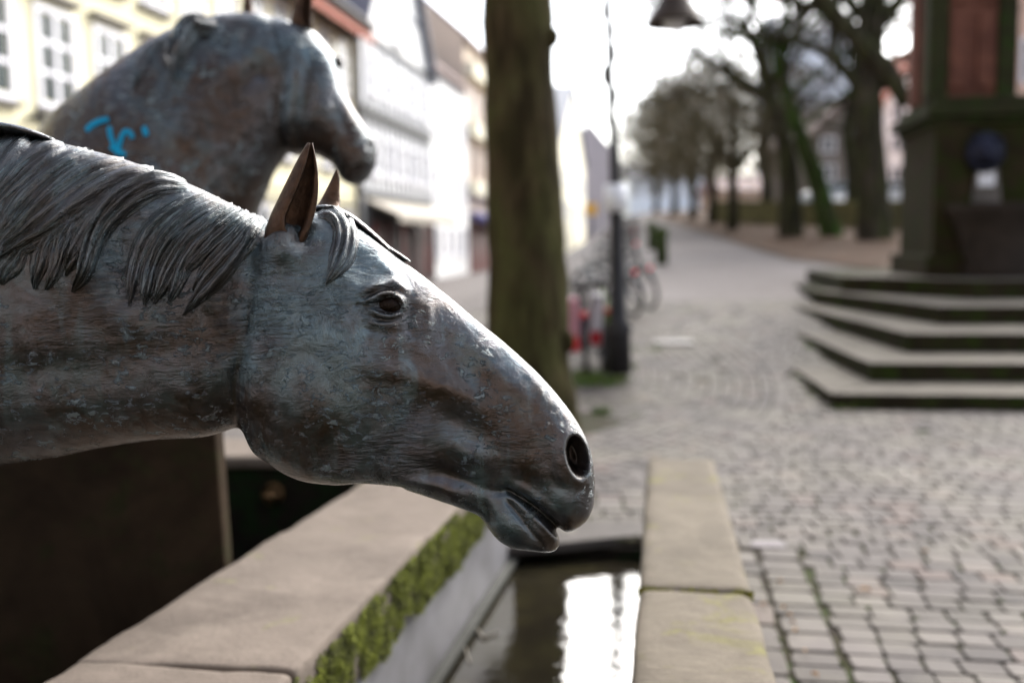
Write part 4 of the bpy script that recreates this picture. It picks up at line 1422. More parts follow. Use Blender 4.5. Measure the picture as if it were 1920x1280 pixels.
for pts, hw in (([(162, 247), (172, 236), (188, 228), (205, 224)], 5.0), ([(206, 238), (207, 252), (212, 268), (218, 280), (222, 292)], 4.6), ([(222, 288), (224, 272), (229, 256), (236, 247), (244, 250), (250, 261)], 4.6), ([(270, 238), (273, 248), (274, 256)], 5.2), ([(206, 276), (222, 284), (236, 292)], 4.5)):
    mb = MB()
    sp = spline(pts, 6)
    for i, (x, y) in enumerate(sp):
        a = np.array(sp[min(i + 1, len(sp) - 1)]) - np.array(sp[max(i - 1, 0)])
        a = a / (np.hypot(*a) + 1e-9)
        e = hw * (0.5 if i in (0, len(sp) - 1) else 1.0)
        for s in (-1, 0, 1):
            loc, nor = hit(x - a[1] * s * e, y + a[0] * s * e)
            mb.v.append(tuple(loc + nor * (0.004 if s else 0.006)) if loc is not None else tuple(P(x, y, D2 - 0.2)))
    for i in range(len(sp) - 1):
        for j in range(2):
            mb.f.append((i * 3 + j, i * 3 + j + 1, i * 3 + j + 4, i * 3 + j + 3))
    obj('paint_stroke', mb, MT['spray'], gf, smooth=True)

# ================================================================== trees
def smooth_path(pts, n=5):
    return [Vector(q) for q in spline([tuple(p) for p in pts], n)]

def interp_r(rs, n):
    return [max(0.002, q[0]) for q in spline([(r_, 0) for r_ in rs], n)]

def grow(tr, tw, start, d, length, r, level, rs, maxlev=3, thr=0.022, droop=0.0):
    d = d.normalized()
    pts, rad = [start], [r]
    p, n = start.copy(), 6
    for i in range(n):
        d = (d + Vector((rs.uniform(-1, 1), rs.uniform(-1, 1), rs.uniform(-0.8, 1.0) - droop)) * 0.17).normalized()
        p = p + d * (length / n)
        pts.append(p.copy())
        rad.append(r * (1 - 0.75 * (i + 1) / n))
    (tr if r > thr else tw).tube(pts, rad, 7 if r > 0.05 else (5 if r > thr else 3), caps=False)
    if level >= maxlev:
        return
    for k in range(rs.randint(5, 8)):
        i = rs.randint(2, n)
        a = Vector((rs.uniform(-1, 1), rs.uniform(-1, 1), rs.uniform(-0.3, 0.9)))
        grow(tr, tw, pts[i], d * 0.7 + a, length * rs.uniform(0.5, 0.75), rad[i] * rs.uniform(0.55, 0.8) + 0.002, level + 1, rs, maxlev, thr, droop)

def make_tree(name, loc, label, trunk_paths, mat, twigmat, seed, limbs=(), group='bare trees along the lane', wob=0.12, nside=16, maxlev=3, ts=1.0):
    """trunk_paths: [(points, radii)]; limbs: [(start, direction, length, radius)]"""
    t = thing(name, loc, label, 'tree', group)
    tr, tw = MB(), MB()
    rs = random.Random(seed)
    for pts, rad in trunk_paths:
        tr.tube(smooth_path(pts, 5), [q * ts for q in interp_r(rad, 5)], nside, True, wob, seed)
    for s, d, l, r_ in limbs:
        grow(tr, tw, Vector(s), Vector(d), l * ts, r_ * ts, 1, rs, maxlev, 0.022 * ts)
    obj('trunk', tr, mat, t, smooth=True)
    if tw.v:
        obj('crown', tw, twigmat, t)
    return t

D = 8.55
big = [P(988, 830, D), P(989, 780, D), P(991, 705, D), P(990, 600, D), P(986, 450, D), P(977, 200, D), P(971, 0, D), P(985, -200, D), P(1015, -400, D), P(1030, -700, D), P(1035, -1000, D)]
big[0].z = -0.05
rad = [0.52, 0.44, 0.385, 0.352, 0.335, 0.308, 0.298, 0.29, 0.285, 0.27, 0.26]
top = big[-1]
limbs = []
for a, e, l in ((0.3, 0.9, 4.5), (1.6, 1.0, 4.6), (2.8, 0.8, 4.6), (4.0, 1.1, 4.8), (5.2, 0.9, 4.4)):
    limbs.append((top - Vector((0, 0, 0.3)), (math.cos(a), math.sin(a), e), l, 0.14))
limbs.append((big[7], (-0.9, -0.4, 0.9), 3.2, 0.09))
nt = make_tree('lime_tree', (TREE.x, TREE.y, 0), 'thick algae green tree trunk standing behind the muzzle of the horse', [(big, rad)], MT['bark'], MT['twig'], 21, limbs, None, 0.10, 40)
for px_, py_, s in ((1034, 70, 0.07), (1060, 640, 0.08), (930, 655, 0.07), (915, 700, 0.06), (1040, 350, 0.05)):
    p = P(px_, py_, D - 0.12)
    kn = MB().sphere(p, s, 10, 8, (1, 0.8, 1.3))
    obj('burr', kn, MT['bark'], nt, smooth=True)

# leaning mossy tree with two stems
def stem(pxs, depth, base=True):
    pts = [P(x, y, depth) for x, y in pxs]
    return pts
LD = 29.3
st1 = stem([(1568, 462), (1558, 440), (1531, 337), (1497, 244), (1476, 180), (1467, 94), (1475, 10), (1482, -60), (1488, -150)], LD)
make_tree('leaning_tree', st1[0], 'leaning tree with bright green mossy stem right of the lane', [(st1, [0.30, 0.23, 0.185, 0.15, 0.12, 0.095, 0.08, 0.06, 0.04])], MT['bark_moss'], MT['twig_green'], 5, ts=1.43, limbs=
          [(st1[4], (-0.5, -0.2, 0.9), 2.9899999999999998, 0.072), (st1[5], (0.7, 0.2, 0.7), 2.53, 0.072), (st1[6], (-0.8, 0, 0.5), 2.3, 0.058), (st1[7], (0.3, 0, 1), 2.3, 0.051), (st1[3], (0.8, 0.3, 0.6), 3.2199999999999998, 0.072), (st1[4], (0.6, -0.3, 0.5), 2.9899999999999998, 0.065), (st1[5], (-0.8, 0.2, 0.4), 2.9899999999999998, 0.065)])
st2 = stem([(1486, 470), (1483, 440), (1479, 319), (1462, 235), (1440, 186), (1385, 150), (1330, 112), (1285, 96)], LD + 0.8)
st2b = stem([(1444, 192), (1424, 110), (1400, 56), (1368, 34), (1320, 38), (1270, 30)], LD + 0.8)
make_tree('forked_tree', st2[0], 'brown forked tree with a branch arching left towards the lamp', [(st2, [0.3, 0.26, 0.2, 0.17, 0.14, 0.10, 0.07, 0.03]), (st2b, [0.13, 0.11, 0.09, 0.07, 0.05, 0.025])], MT['bark_dark'], MT['twig_green'], 9, ts=1.43, limbs=
          [(st2[4], (0.3, 0, 1), 3.4499999999999997, 0.102), (st2[5], (-0.6, 0, -0.1), 2.3, 0.058), (st2[5], (-0.5, 0, 0.7), 2.53, 0.058), (st2b[2], (0.2, 0, 1), 2.53, 0.072), (st2b[3], (-0.5, 0.2, 1), 2.3, 0.058), (st2b[3], (-0.4, 0, -0.8), 2.3, 0.043), (st2b[4], (-0.6, 0, 0.5), 2.3, 0.051), (st2b[1], (0.6, 0, 0.8), 2.9899999999999998, 0.072), (st2[6], (-0.5, 0, 0.4), 2.07, 0.043), (st2[3], (0.8, 0, 0.6), 2.9899999999999998, 0.072), (st2b[4], (-0.2, 0, -0.9), 2.07, 0.043)])
RD = 27.0
st3 = stem([(1642, 470), (1641, 435), (1634, 320), (1628, 180), (1640, 60), (1655, -80), (1660, -220)], RD)
st3b = stem([(1632, 235), (1604, 160), (1560, 110), (1500, 78), (1430, 62), (1360, 60)], RD)
st3c = stem([(1700, 200), (1668, 140), (1612, 80), (1560, 20), (1520, -40), (1490, -110)], RD - 0.4)
make_tree('bare_tree', st3[0], 'dark bare tree standing next to the stone monument, limbs reaching left', [(st3, [0.42, 0.33, 0.28, 0.26, 0.2, 0.15, 0.1]), (st3b, [0.15, 0.12, 0.10, 0.08, 0.06, 0.03]), (st3c, [0.14, 0.19, 0.18, 0.15, 0.12, 0.08])], MT['bark_dark'], MT['twig_green'], 12, ts=1.43, limbs=
          [(st3[4], (-0.7, 0, 0.8), 3.4499999999999997, 0.131), (st3[4], (0.6, 0.2, 0.8), 3.4499999999999997, 0.131), (st3b[2], (0, 0, 1), 2.3, 0.072), (st3b[3], (-0.2, 0.2, 1), 2.07, 0.058), (st3c[3], (-0.9, 0, 0.2), 2.76, 0.087), (st3c[2], (0.2, 0, 1), 2.3, 0.087), (st3[5], (0, 0, 1), 2.875, 0.116), (st3b[4], (-0.5, 0, 0.6), 2.3, 0.058), (st3b[3], (-0.3, 0, -0.6), 2.07, 0.043), (st3c[4], (-0.8, 0, -0.3), 2.76, 0.072), (st3[3], (0.8, 0, 0.5), 2.9899999999999998, 0.072), (st3c[3], (-0.5, 0, -0.8), 2.53, 0.058)])

for px0, dep, sd, lab in ((1592, 36, 41, 'bare tree with many thin branches between the leaning tree and the monument'), (1432, 40, 43, 'bare spreading tree behind the forked tree')):
    b_ = P(px0, 430, dep)
    b_.z = bank_z(b_.x, b_.y) - 0.1
    pts_ = [b_, b_ + Vector((0.1, 0, 1.6)), b_ + Vector((-0.1, 0, 3.4)), b_ + Vector((0.1, 0, 5.2)), b_ + Vector((0.0, 0, 7.5))]
    rs_ = random.Random(sd)
    lim_ = []
    for k in range(11):
        a_ = rs_.uniform(0, 6.28)
        s_ = pts_[2].lerp(pts_[4], k / 10)
        lim_.append((s_, (math.cos(a_), math.sin(a_) * 0.5, rs_.uniform(0.15, 0.9)), rs_.uniform(2.6, 4.2), 0.085))
    make_tree('bare_tree', b_, lab, [(pts_, [0.27, 0.22, 0.2, 0.15, 0.07])], MT['bark_dark'], MT['twig_green'], sd, lim_)

# clipped trees receding along the lane: a trunk and a dense box of twigs each
def clipped(px, py, depth, top_py, bot_py, halfw, label, seed):
    b = P(px, py, depth)
    b.z = bank_z(b.x, b.y) - 0.1
    t = thing('clipped_tree', b, label, 'tree', 'bare trees along the lane')
    rs = random.Random(seed)
    zt, zb = P(px, top_py, depth).z, P(px, bot_py, depth).z
    tr, tw = MB(), MB()
    tr.tube([b, b + Vector((0.05, 0, (zb - b.z) * 0.5)), Vector((b.x, b.y, zb + 0.3)), Vector((b.x + 0.1, b.y, (zb + zt) / 2))], [0.24, 0.19, 0.17, 0.10], 10, True, 0.1, seed)
    c = Vector((b.x, b.y, (zt + zb) / 2))
    hz = (zt - zb) / 2
    for k in range(7):
        a = rs.uniform(0, 6.28)
        e = c + Vector((math.cos(a) * halfw * 0.75, math.sin(a) * halfw * 0.75, rs.uniform(-0.2, 0.8) * hz))
        s = Vector((b.x, b.y, zb + rs.uniform(0.0, 0.6)))
        tr.tube([s, s.lerp(e, 0.5) + Vector((0, 0, 0.15)), e], [0.09, 0.06, 0.03], 6, False)
        grow(tr, tw, s.lerp(e, 0.6), (e - s) + Vector((0, 0, rs.uniform(-0.4, 0.9))), halfw * rs.uniform(0.6, 1.0), 0.035, 2, rs, 3)
    for k in range(1900):
        while True:
            q = Vector((rs.uniform(-1, 1), rs.uniform(-1, 1), rs.uniform(-1, 1)))
            if abs(q.x) ** 3 + abs(q.y) ** 3 + abs(q.z) ** 3 < 1:
                break
        s = c + Vector((q.x * halfw, q.y * halfw, q.z * hz))
        d = (Vector((q.x, q.y, q.z * 0.6 + 0.25)) + Vector((rs.uniform(-1, 1), rs.uniform(-1, 1), rs.uniform(-1, 1))) * 0.9).normalized()
        l = rs.uniform(0.25, 0.7)
        tw.tube([s, s + d * l * 0.5 + Vector((0, 0, 0.03)), s + d * l], [0.03, 0.02, 0.008], 3, False)
    obj('trunk', tr, MT['bark_dark'], t, smooth=True)
    obj('crown', tw, MT['twig'], t)
clipped(1372, 425, 36, 120, 335, 2.9, 'nearest of the clipped trees with brown twig crown, right of the lane', 31)
clipped(1335, 416, 42, 140, 335, 3.0, 'second clipped tree in the row behind the forked tree', 32)
clipped(1298, 410, 48, 160, 340, 2.7, 'third clipped tree in the row, middle of the brown crowns', 33)
clipped(1264, 405, 56, 182, 345, 2.9, 'fourth clipped tree in the row, near the top of the lane', 34)
clipped(1230, 400, 68, 205, 348, 3.0, 'farthest clipped tree in the row at the top of the lane', 35)

# ================================================================== houses on the left
MT['yellow'] = simple('cream_yellow_render', (0.80, 0.74, 0.52), (0.76, 0.70, 0.49), 0.8, 0.9, 0, 0.05)
MT['white'] = simple('white_render', (0.84, 0.835, 0.83), (0.8, 0.795, 0.79), 0.6, 0.9, 0, 0.05)
MT['winwhite'] = simple('white_window_paint', (0.8, 0.79, 0.83), (0.76, 0.75, 0.79), 2, 0.5, 0, 0)
MT['beam'] = simple('grey_timber', (0.30, 0.31, 0.34), (0.24, 0.25, 0.28), 4, 0.8, 0, 0.1)
MT['darkbeam'] = simple('dark_grey_timber', (0.07, 0.075, 0.075), (0.1, 0.1, 0.1), 4, 0.8, 0, 0.1)
MT['redtile'] = simple('red_roof_tiles', (0.36, 0.11, 0.07), (0.28, 0.09, 0.06), 5, 0.8, 0, 0.3, 14, 0.05)
MT['slate'] = simple('blue_grey_slate', (0.14, 0.15, 0.19), (0.11, 0.12, 0.15), 4, 0.6, 0, 0.3, 14, 0.05)
MT['mauve'] = simple('old_brown_tiles', (0.33, 0.25, 0.24), (0.25, 0.19, 0.18), 4, 0.8, 0, 0.3, 14, 0.05)
MT['beige'] = simple('beige_render', (0.62, 0.52, 0.42), (0.56, 0.47, 0.39), 1, 0.9, 0, 0.05)
MT['pink'] = simple('pinkish_render', (0.55, 0.42, 0.38), (0.48, 0.37, 0.34), 1, 0.9, 0, 0.05)
MT['cream'] = simple('cream_render', (0.72, 0.68, 0.54), (0.66, 0.62, 0.49), 1, 0.9, 0, 0.05)
MT['awning'] = simple('beige_awning', (0.40, 0.36, 0.30), (0.34, 0.31, 0.27), 3, 0.8, 0, 0.05)
MT['shopred'] = simple('dark_red_shopfront', (0.16, 0.03, 0.025), (0.08, 0.02, 0.02), 2, 0.5, 0, 0)
MT['shopdark'] = simple('dark_shop_interior', (0.035, 0.03, 0.03), (0.02, 0.02, 0.02), 2, 0.5, 0, 0)
MT['stonegrey'] = simple('grey_gutter', (0.14, 0.13, 0.12), (0.11, 0.10, 0.10), 2, 0.7, 0, 0)
def m_glass(name, c, rough=0.2):
    t = NT(name)
    m = t.done(t.ramp(t.noise(1.5, 2), [(0.4, c), (0.6, tuple(x * 1.7 for x in c))]), rough, 0.0)
    t.bsdf.inputs['Specular IOR Level'].default_value = 0.12
    return m
MT['pane'] = m_glass('dark_window_glass', (0.045, 0.055, 0.055))
XF = -10.0

def window(parent, y0, y1, z0, z1, cols=2, rows=3, x=XF, frame=None, mid=None, hood=True, bar=0.05, dirx=1):
    """a casement set on a street front that faces the lane"""
    fr = MB()
    e = 0.10
    X = lambda a, b: (min(x + dirx * a, x + dirx * b), max(x + dirx * a, x + dirx * b))
    def bx(a, b, ya, yb, za, zb):
        xa, xb = X(a, b)
        fr.box((xa, ya, za), (xb, yb, zb))
    bx(-0.05, 0.05, y0, y0 + e, z0, z1)
    bx(-0.05, 0.05, y1 - e, y1, z0, z1)
    bx(-0.05, 0.048, y0 + e, y1 - e, z0, z0 + e)
    bx(-0.05, 0.048, y0 + e, y1 - e, z1 - e, z1)
    iw, ih = y1 - y0 - 2 * e, z1 - z0 - 2 * e
    for c in range(1, cols):
        yc = y0 + e + iw * c / cols
        bx(-0.04, 0.04, yc - bar, yc + bar, z0 + e, z1 - e)
    for r_ in range(1, rows):
        zc = z0 + e + ih * r_ / rows
        bx(-0.04, 0.032, y0 + e, y1 - e, zc - bar * 0.8, zc + bar * 0.8)
    w = obj('window', fr, frame or MT['winwhite'], parent)
    for c in range(cols):
        for r_ in range(rows):
            pn = MB()
            xa, xb = X(-0.03, 0.012)
            pn.box((xa, y0 + e + iw * c / cols + bar * 0.9, z0 + e + ih * r_ / rows + bar * 0.7), (xb, y0 + e + iw * (c + 1) / cols - bar * 0.9, z0 + e + ih * (r_ + 1) / rows - bar * 0.7))
            obj('pane', pn, MT['pane'], w)
    sl = MB()
    xa, xb = X(-0.02, 0.13)
    sl.box((xa, y0 - 0.05, z0 - 0.09), (xb, y1 + 0.05, z0 - 0.005))
    obj('sill', sl, MT['stonegrey'] if hood else (frame or MT['winwhite']), w)
    if hood:
        hd = MB()
        xa, xb = X(-0.02, 0.16)
        hd.box((xa, y0 - 0.08, z1 + 0.12), (xb, y1 + 0.08, z1 + 0.20))
        obj('hood', hd, MT['stonegrey'], w)
    return w

def house(name, label, y0, y1, eave, wall, roofmat, ridge, depth=9.0, x=XF, dirx=1, gable=False, over=0.35, z0=-1.0, roofname='roof'):
    t = thing(name, (x - dirx * depth / 2, (y0 + y1) / 2, 0), label, 'house')
    w = MB()
    xb = x - dirx * depth
    w.box((min(x, xb), y0, z0), (max(x, xb), y1, eave))
    if gable:       # gable towards the lane
        ym = (y0 + y1) / 2
        w.prism([(x, y0, eave), (x, y1, eave), (x, ym, ridge)], (-dirx * depth, 0, 0))
    else:
        xm = (x + xb) / 2
        w.prism([(x, y0 + 0.002, eave), (xm, y0 + 0.002, ridge), (xb, y0 + 0.002, eave)], (0, y1 - y0 - 0.004, 0))
    obj('wall', w, wall, t)
    r_ = MB()
    if gable:
        ym = (y0 + y1) / 2
        k = (ridge - eave) / (ym - y0)
        for s in (-1, 1):
            ye = y0 - over * 0.6 if s < 0 else y1 + over * 0.6
            ze = eave - over * 0.6 * k
            r_.prism([(x + dirx * over, ye, ze), (x + dirx * over, ym, ridge), (x + dirx * over, ym, ridge + 0.18), (x + dirx * over, ye, ze + 0.18)], (-dirx * (depth + over), 0, 0))
    else:
        xm = (x + xb) / 2
        k = (ridge - eave) / abs(xm - x)
        for s in (1, -1):
            xe = xm + s * (depth / 2 + over)
            ze = eave - over * k
            r_.prism([(xe, y0 - 0.05, ze), (xm, y0 - 0.05, ridge), (xm, y0 - 0.05, ridge + 0.2), (xe, y0 - 0.05, ze + 0.2)], (0, y1 - y0 + 0.1, 0))
    obj(roofname, r_, roofmat, t)
    return t

yh = house('yellow_house', 'long cream yellow house with white paned windows and red roof behind the raised horse', 2.0, 32.0, 8.75, MT['yellow'], MT['redtile'], 13.5, over=0.75)
y = 8.28
while y < 30.6:
    for z0, z1 in ((0.9, 2.6), (3.84, 5.5), (6.25, 7.9)):
        window(yh, y, y + 1.12, z0, z1)
    y += 1.69
gt = MB()
gt.box((XF, 2.0, 8.32), (XF + 0.72, 31.9, 8.46))
gt.tube([(XF + 0.78, 2.0, 8.5), (XF + 0.78, 32.0, 8.5)], 0.08, 8)
obj('gutter', gt, MT['stonegrey'], yh)
dp = MB()
dp.tube([(XF + 0.12, 31.8, 8.3), (XF + 0.12, 31.8, 0)], 0.09, 8)
obj('downpipe', dp, MT['stonegrey'], yh)
bd = MB()
bd.box((XF, 2, 3.05), (XF + 0.06, 31.6, 3.2))
obj('string_course', bd, MT['yellow'], yh)
for px_, py_ in ((52, 222), (78, 228)):
    hk = MB()
    c = PXW(px_, py_, XF)
    hk.tube([c + Vector((-0.02, 0, 0)), c + Vector((0.2, 0, 0))], 0.05, 8)
    hk.sphere(c + Vector((0.2, 0, 0)), 0.08, 10, 8)
    obj('wall_lamp', hk, MT['black_iron'], yh, smooth=True)

th = house('timber_framed_house', 'white timber framed house with gable, grey beams and a shop with awning', 32.1, 42.0, 8.5, MT['white'], MT['slate'], 15.0, gable=True, x=XF + 0.15)
bm_ = MB()
xb0 = XF + 0.15
for z in (3.15, 5.72, 5.98, 8.42):
    bm_.box((xb0, 32.12, z), (xb0 + 0.09, 41.98, z + 0.2))
obj('floor_beam', bm_, MT['darkbeam'], th)
for k in range(15):
    b_ = MB()
    yy = 32.15 + k * 0.688
    b_.box((xb0, yy, 3.35), (xb0 + 0.05, yy + 0.16, 5.72))
    b_.box((xb0, yy, 6.18), (xb0 + 0.05, yy + 0.16, 8.42))
    obj('timber_post', b_, MT['beam'], th)
for z in (10.2, 12.0):
    b_ = MB()
    hw_ = (15.0 - z) / 6.5 * 4.95 - 0.3
    b_.box((xb0, 37.05 - hw_, z), (xb0 + 0.05, 37.05 + hw_, z + 0.16))
    obj('gable_beam', b_, MT['beam'], th)
for k in range(5):
    for z0 in (3.95, 6.7):
        window(th, 33.2 + k * 1.85, 34.05 + k * 1.85, z0, z0 + 1.35, 2, 2, xb0 + 0.02, hood=False)
for yy in (36.4, 37.2):
    window(th, yy, yy + 0.65, 9.0, 10.1, 1, 2, xb0 + 0.02, hood=False)
aw = MB()
aw.prism([(xb0, 32.3, 3.1), (xb0 + 1.2, 32.3, 2.55), (xb0 + 1.2, 32.3, 2.28), (xb0 + 1.15, 32.3, 2.28), (xb0 + 1.15, 32.3, 2.5), (xb0, 32.3, 3.02)], (0, 9.5, 0))
obj('awning', aw, MT['awning'], th)
sf = MB()
sf.box((xb0 - 0.02, 32.3, -0.5), (xb0 + 0.03, 41.8, 2.95))
obj('shop_window', sf, MT['shopdark'], th)
for k in range(5):
    s_ = MB()
    yy = 32.9 + k * 1.9
    s_.box((xb0 + 0.03, yy, 0.2), (xb0 + 0.09, yy + 0.8, 2.3))
    obj('shop_panel', s_, MT['shopred'], th)
for yy in (32.2, 35.2, 38.4, 41.7):
    s_ = MB()
    s_.box((xb0 + 0.02, yy, -0.5), (xb0 + 0.16, yy + 0.25, 2.95))
    obj('shop_pillar', s_, MT['darkbeam'], th)

wh = house('white_house', 'narrow plain white house between the timber house and the tree trunk', 42.2, 50.4, 9.3, MT['white'], MT['mauve'], 13.0, x=XF + 0.1)
for k in range(4):
    for z0 in (1.0, 3.6, 6.4):
        window(wh, 43.0 + k * 1.9, 43.8 + k * 1.9, z0, z0 + 1.3, 2, 2, XF + 0.12, hood=False)
ch = MB()
ch.box((-14, 43.4, 11.5), (-13.2, 44.3, 14.2))
ch.box((-13.6, 48.0, 11.5), (-12.8, 48.9, 14.0))
obj('chimney', ch, MT['mauve'], wh)

bh = house('beige_house', 'beige house with pink brick bays and a blue awning left of the tree trunk', 50.6, 60.0, 12.0, MT['beige'], MT['mauve'], 16.0)
for z in (4.0, 7.0, 10.0):
    b_ = MB()
    b_.box((XF, 50.7, z), (XF + 0.5, 59.9, z + 0.75))
    obj('balcony', b_, MT['cream'], bh)
for k in range(4):
    for z0 in (4.95, 7.95):
        window(bh, 51.5 + k * 2.2, 52.7 + k * 2.2, z0, z0 + 1.6, 2, 2, XF + 0.02, MT['pink'], hood=False)
s_ = MB()
s_.box((XF, 51.0, -0.3), (XF + 0.06, 59.5, 2.5))
obj('shop_window', s_, MT['shopred'], bh)
s_ = MB()
s_.prism([(XF, 51.0, 3.2), (XF + 1.3, 51.0, 2.7), (XF + 1.3, 51.0, 2.4), (XF, 51.0, 2.9)], (0, 8.4, 0))
obj('awning', s_, simple('blue_awning', (0.07, 0.07, 0.22), (0.06, 0.06, 0.18), 3, 0.8, 0, 0), bh)

mh = house('brick_house', 'pink brick house hidden behind the thick tree trunk', 60.2, 94, 11, MT['pink'], MT['slate'], 15)
for k in range(9):
    for z0 in (3.9, 7.0):
        window(mh, 62 + k * 3.4, 63.4 + k * 3.4, z0, z0 + 1.7, 2, 2, hood=False)
ch_ = house('slate_roofed_house', 'cream house with steep blue slate roof right of the tree trunk', 95, 128, 11.0, MT['cream'], MT['slate'], 18.5, depth=14, gable=True)
for k in range(8):
    for z0 in (4.0, 7.2):
        window(ch_, 97 + k * 3.9, 98.6 + k * 3.9, z0, z0 + 1.8, 2, 2, hood=False, bar=0.07)
MT['greyfar'] = simple('grey_mauve_render', (0.36, 0.32, 0.34), (0.3, 0.27, 0.29), 1, 0.9, 0, 0)
fh_ = house('far_grey_house', 'distant grey house closing the street beside the lamp post', 150, 175, 13.5, MT['greyfar'], MT['slate'], 19, depth=9, x=-6.5)
for k in range(5):
    for z0 in (4.0, 7.5, 10.5):
        window(fh_, 152 + k * 4.5, 154 + k * 4.5, z0, z0 + 2.0, 2, 2, x=-6.5, hood=False, bar=0.07)

# houses on the right, behind the trees: fronts face the lane or the place
def front_house(name, label, px0, px1, base_py, eave_py, ridge_py, depth, wall, roofmat, cols, rows, gable=False):
    a, b = P(px0, base_py, depth), P(px1, base_py, depth)
    e = P(px0, eave_py, depth).z
    rdg = P((px0 + px1) / 2, ridge_py, depth).z
    t = thing(name, ((a.x + b.x) / 2, a.y, min(a.z, b.z) - 1), label, 'house')
    dx = Vector((b.x - a.x, b.y - a.y, 0))
    L = dx.length
    ux = dx.normalized()
    un = Vector((ux.y, -ux.x, 0))
    o = Vector((a.x, a.y, min(a.z, b.z) - 1.5))
    M = Matrix((( ux.x, -un.x, 0, o.x), (ux.y, -un.y, 0, o.y), (0, 0, 1, o.z), (0, 0, 0, 1)))
    T = lambda pts: [M @ Vector(p) for p in pts]
    he, hr, dp_ = e - o.z, rdg - o.z, 8.0
    w = MB()
    if gable:
        w.prism(T([(0, 0, 0), (L, 0, 0), (L, 0, he), (L / 2, 0, hr), (0, 0, he)]), -un * dp_)
    else:
        w.prism(T([(0, 0, 0), (L, 0, 0), (L, 0, he), (0, 0, he)]), -un * dp_)
    obj('wall', w, wall, t)
    r_ = MB()
    if gable:
        for s in (0, 1):
            xe, sg = (-0.3, 1) if s == 0 else (L + 0.3, -1)
            k = (hr - he) / (L / 2)
            r_.prism(T([(xe, -0.3, he - 0.3 * k), (L / 2, -0.3, hr), (L / 2, -0.3, hr + 0.2), (xe, -0.3, he - 0.3 * k + 0.2)]), -un * (dp_ + 0.6))
    else:
        r_.prism(T([(-0.3, -0.4, he - 0.05), (-0.3, dp_ / 2, hr), (-0.3, dp_ + 0.4, he - 0.05)]), ux * (L + 0.6))
    obj('roof', r_, roofmat, t)
    for i in range(cols):
        for j in range(rows):
            cx_, z_ = L * (i + 0.5) / cols, 2.6 + (he - 2.6) * (j + 0.25) / rows
            fr, pn = MB(), MB()
            ww, hh = min(0.6, L / cols * 0.3), min(1.5, (he - 2.6) / rows * 0.6)
            for p0, p1 in (((cx_ - ww, -0.06, z_), (cx_ - ww + 0.1, 0.02, z_ + hh)), ((cx_ + ww - 0.1, -0.06, z_), (cx_ + ww, 0.02, z_ + hh)), ((cx_ - ww + 0.1, -0.055, z_), (cx_ + ww - 0.1, 0.02, z_ + 0.1)), ((cx_ - ww + 0.1, -0.055, z_ + hh - 0.1), (cx_ + ww - 0.1, 0.02, z_ + hh)), ((cx_ - 0.05, -0.05, z_ + 0.1), (cx_ + 0.05, 0.02, z_ + hh - 0.1))):
                fr.box(p0, p1, M)
            wi = obj('window', fr, MT['winwhite'], t)
            pn.box((cx_ - ww + 0.1, -0.02, z_ + 0.1), (cx_ + ww - 0.1, 0.03, z_ + hh - 0.1), M)
            obj('pane', pn, MT['pane'], wi)
    return t
MT['greywall'] = simple('grey_brown_render', (0.27, 0.24, 0.21), (0.22, 0.2, 0.18), 1, 0.9, 0, 0.05)
MT['paleblue'] = simple('pale_blue_render', (0.66, 0.70, 0.78), (0.6, 0.65, 0.74), 1, 0.9, 0, 0.05)
front_house('grey_gabled_house', 'small grey brown gabled house seen between the leaning tree and the monument', 1525, 1625, 400, 250, 195, 42, MT['greywall'], MT['mauve'], 2, 2, True)
front_house('pale_tall_house', 'tall pale blue house rising behind the trees', 1470, 1600, 380, 60, 10, 70, MT['paleblue'], MT['slate'], 5, 5)
front_house('white_gabled_house', 'white house with pink timbers just left of the monument', 1655, 1800, 400, 190, 90, 48, MT['white'], MT['redtile'], 3, 3, True)
front_house('low_brown_house', 'low brown roofed house behind the row of clipped trees', 1360, 1470, 400, 355, 320, 58, MT['beige'], MT['mauve'], 4, 1)
front_house('white_distant_house', 'distant white house glimpsed under the clipped crowns', 1180, 1330, 400, 330, 300, 110, MT['paleblue'], MT['slate'], 6, 1)
front_house('salmon_house', 'salmon coloured house at the right edge behind the monument', 1890, 2080, 420, -120, -260, 34, simple('salmon_render', (0.62, 0.42, 0.34), (0.56, 0.38, 0.3), 1, 0.9, 0, 0), MT['redtile'], 3, 3)

sq = thing('light_blocking_house', (0, -15, 0), 'unseen tall sandstone house added behind the viewer to hold back frontal light', 'house')  # added out of view to darken surfaces that face the camera
w_ = MB()
w_.box((-16, -21, -0.5), (18, -10, 11))
obj('wall', w_, simple('brown_sandstone', (0.2, 0.15, 0.12), (0.16, 0.12, 0.1), 1, 0.9), sq)
w_ = MB()
w_.prism([(-16.4, -21.4, 10.9), (-16.4, -9.6, 10.9), (-16.4, -15.5, 15.5)], (34.8, 0, 0))
obj('roof', w_, MT['slate'], sq)
for k in range(11):
    for z in (1.2, 3.8, 6.4):
        w_ = MB()
        w_.box((-14.5 + k * 3, -10.05, z), (-13.1 + k * 3, -9.9, z + 1.9))
        wi_ = obj('window', w_, MT['winwhite'], sq)
        w_ = MB()
        w_.box((-14.35 + k * 3, -10.0, z + 0.15), (-13.25 + k * 3, -9.88, z + 1.75))
        obj('pane', w_, MT['pane'], wi_)
gw = thing('garden_wall', (6, 40, 1.6), 'low olive mossy garden wall running behind the trees', 'wall')
a, b = P(1340, 425, 44), P(1720, 450, 30)
wl = MB()
n_ = 12
dv = (b - a) / n_
nn = Vector((dv.y, -dv.x, 0)).normalized() * 0.35
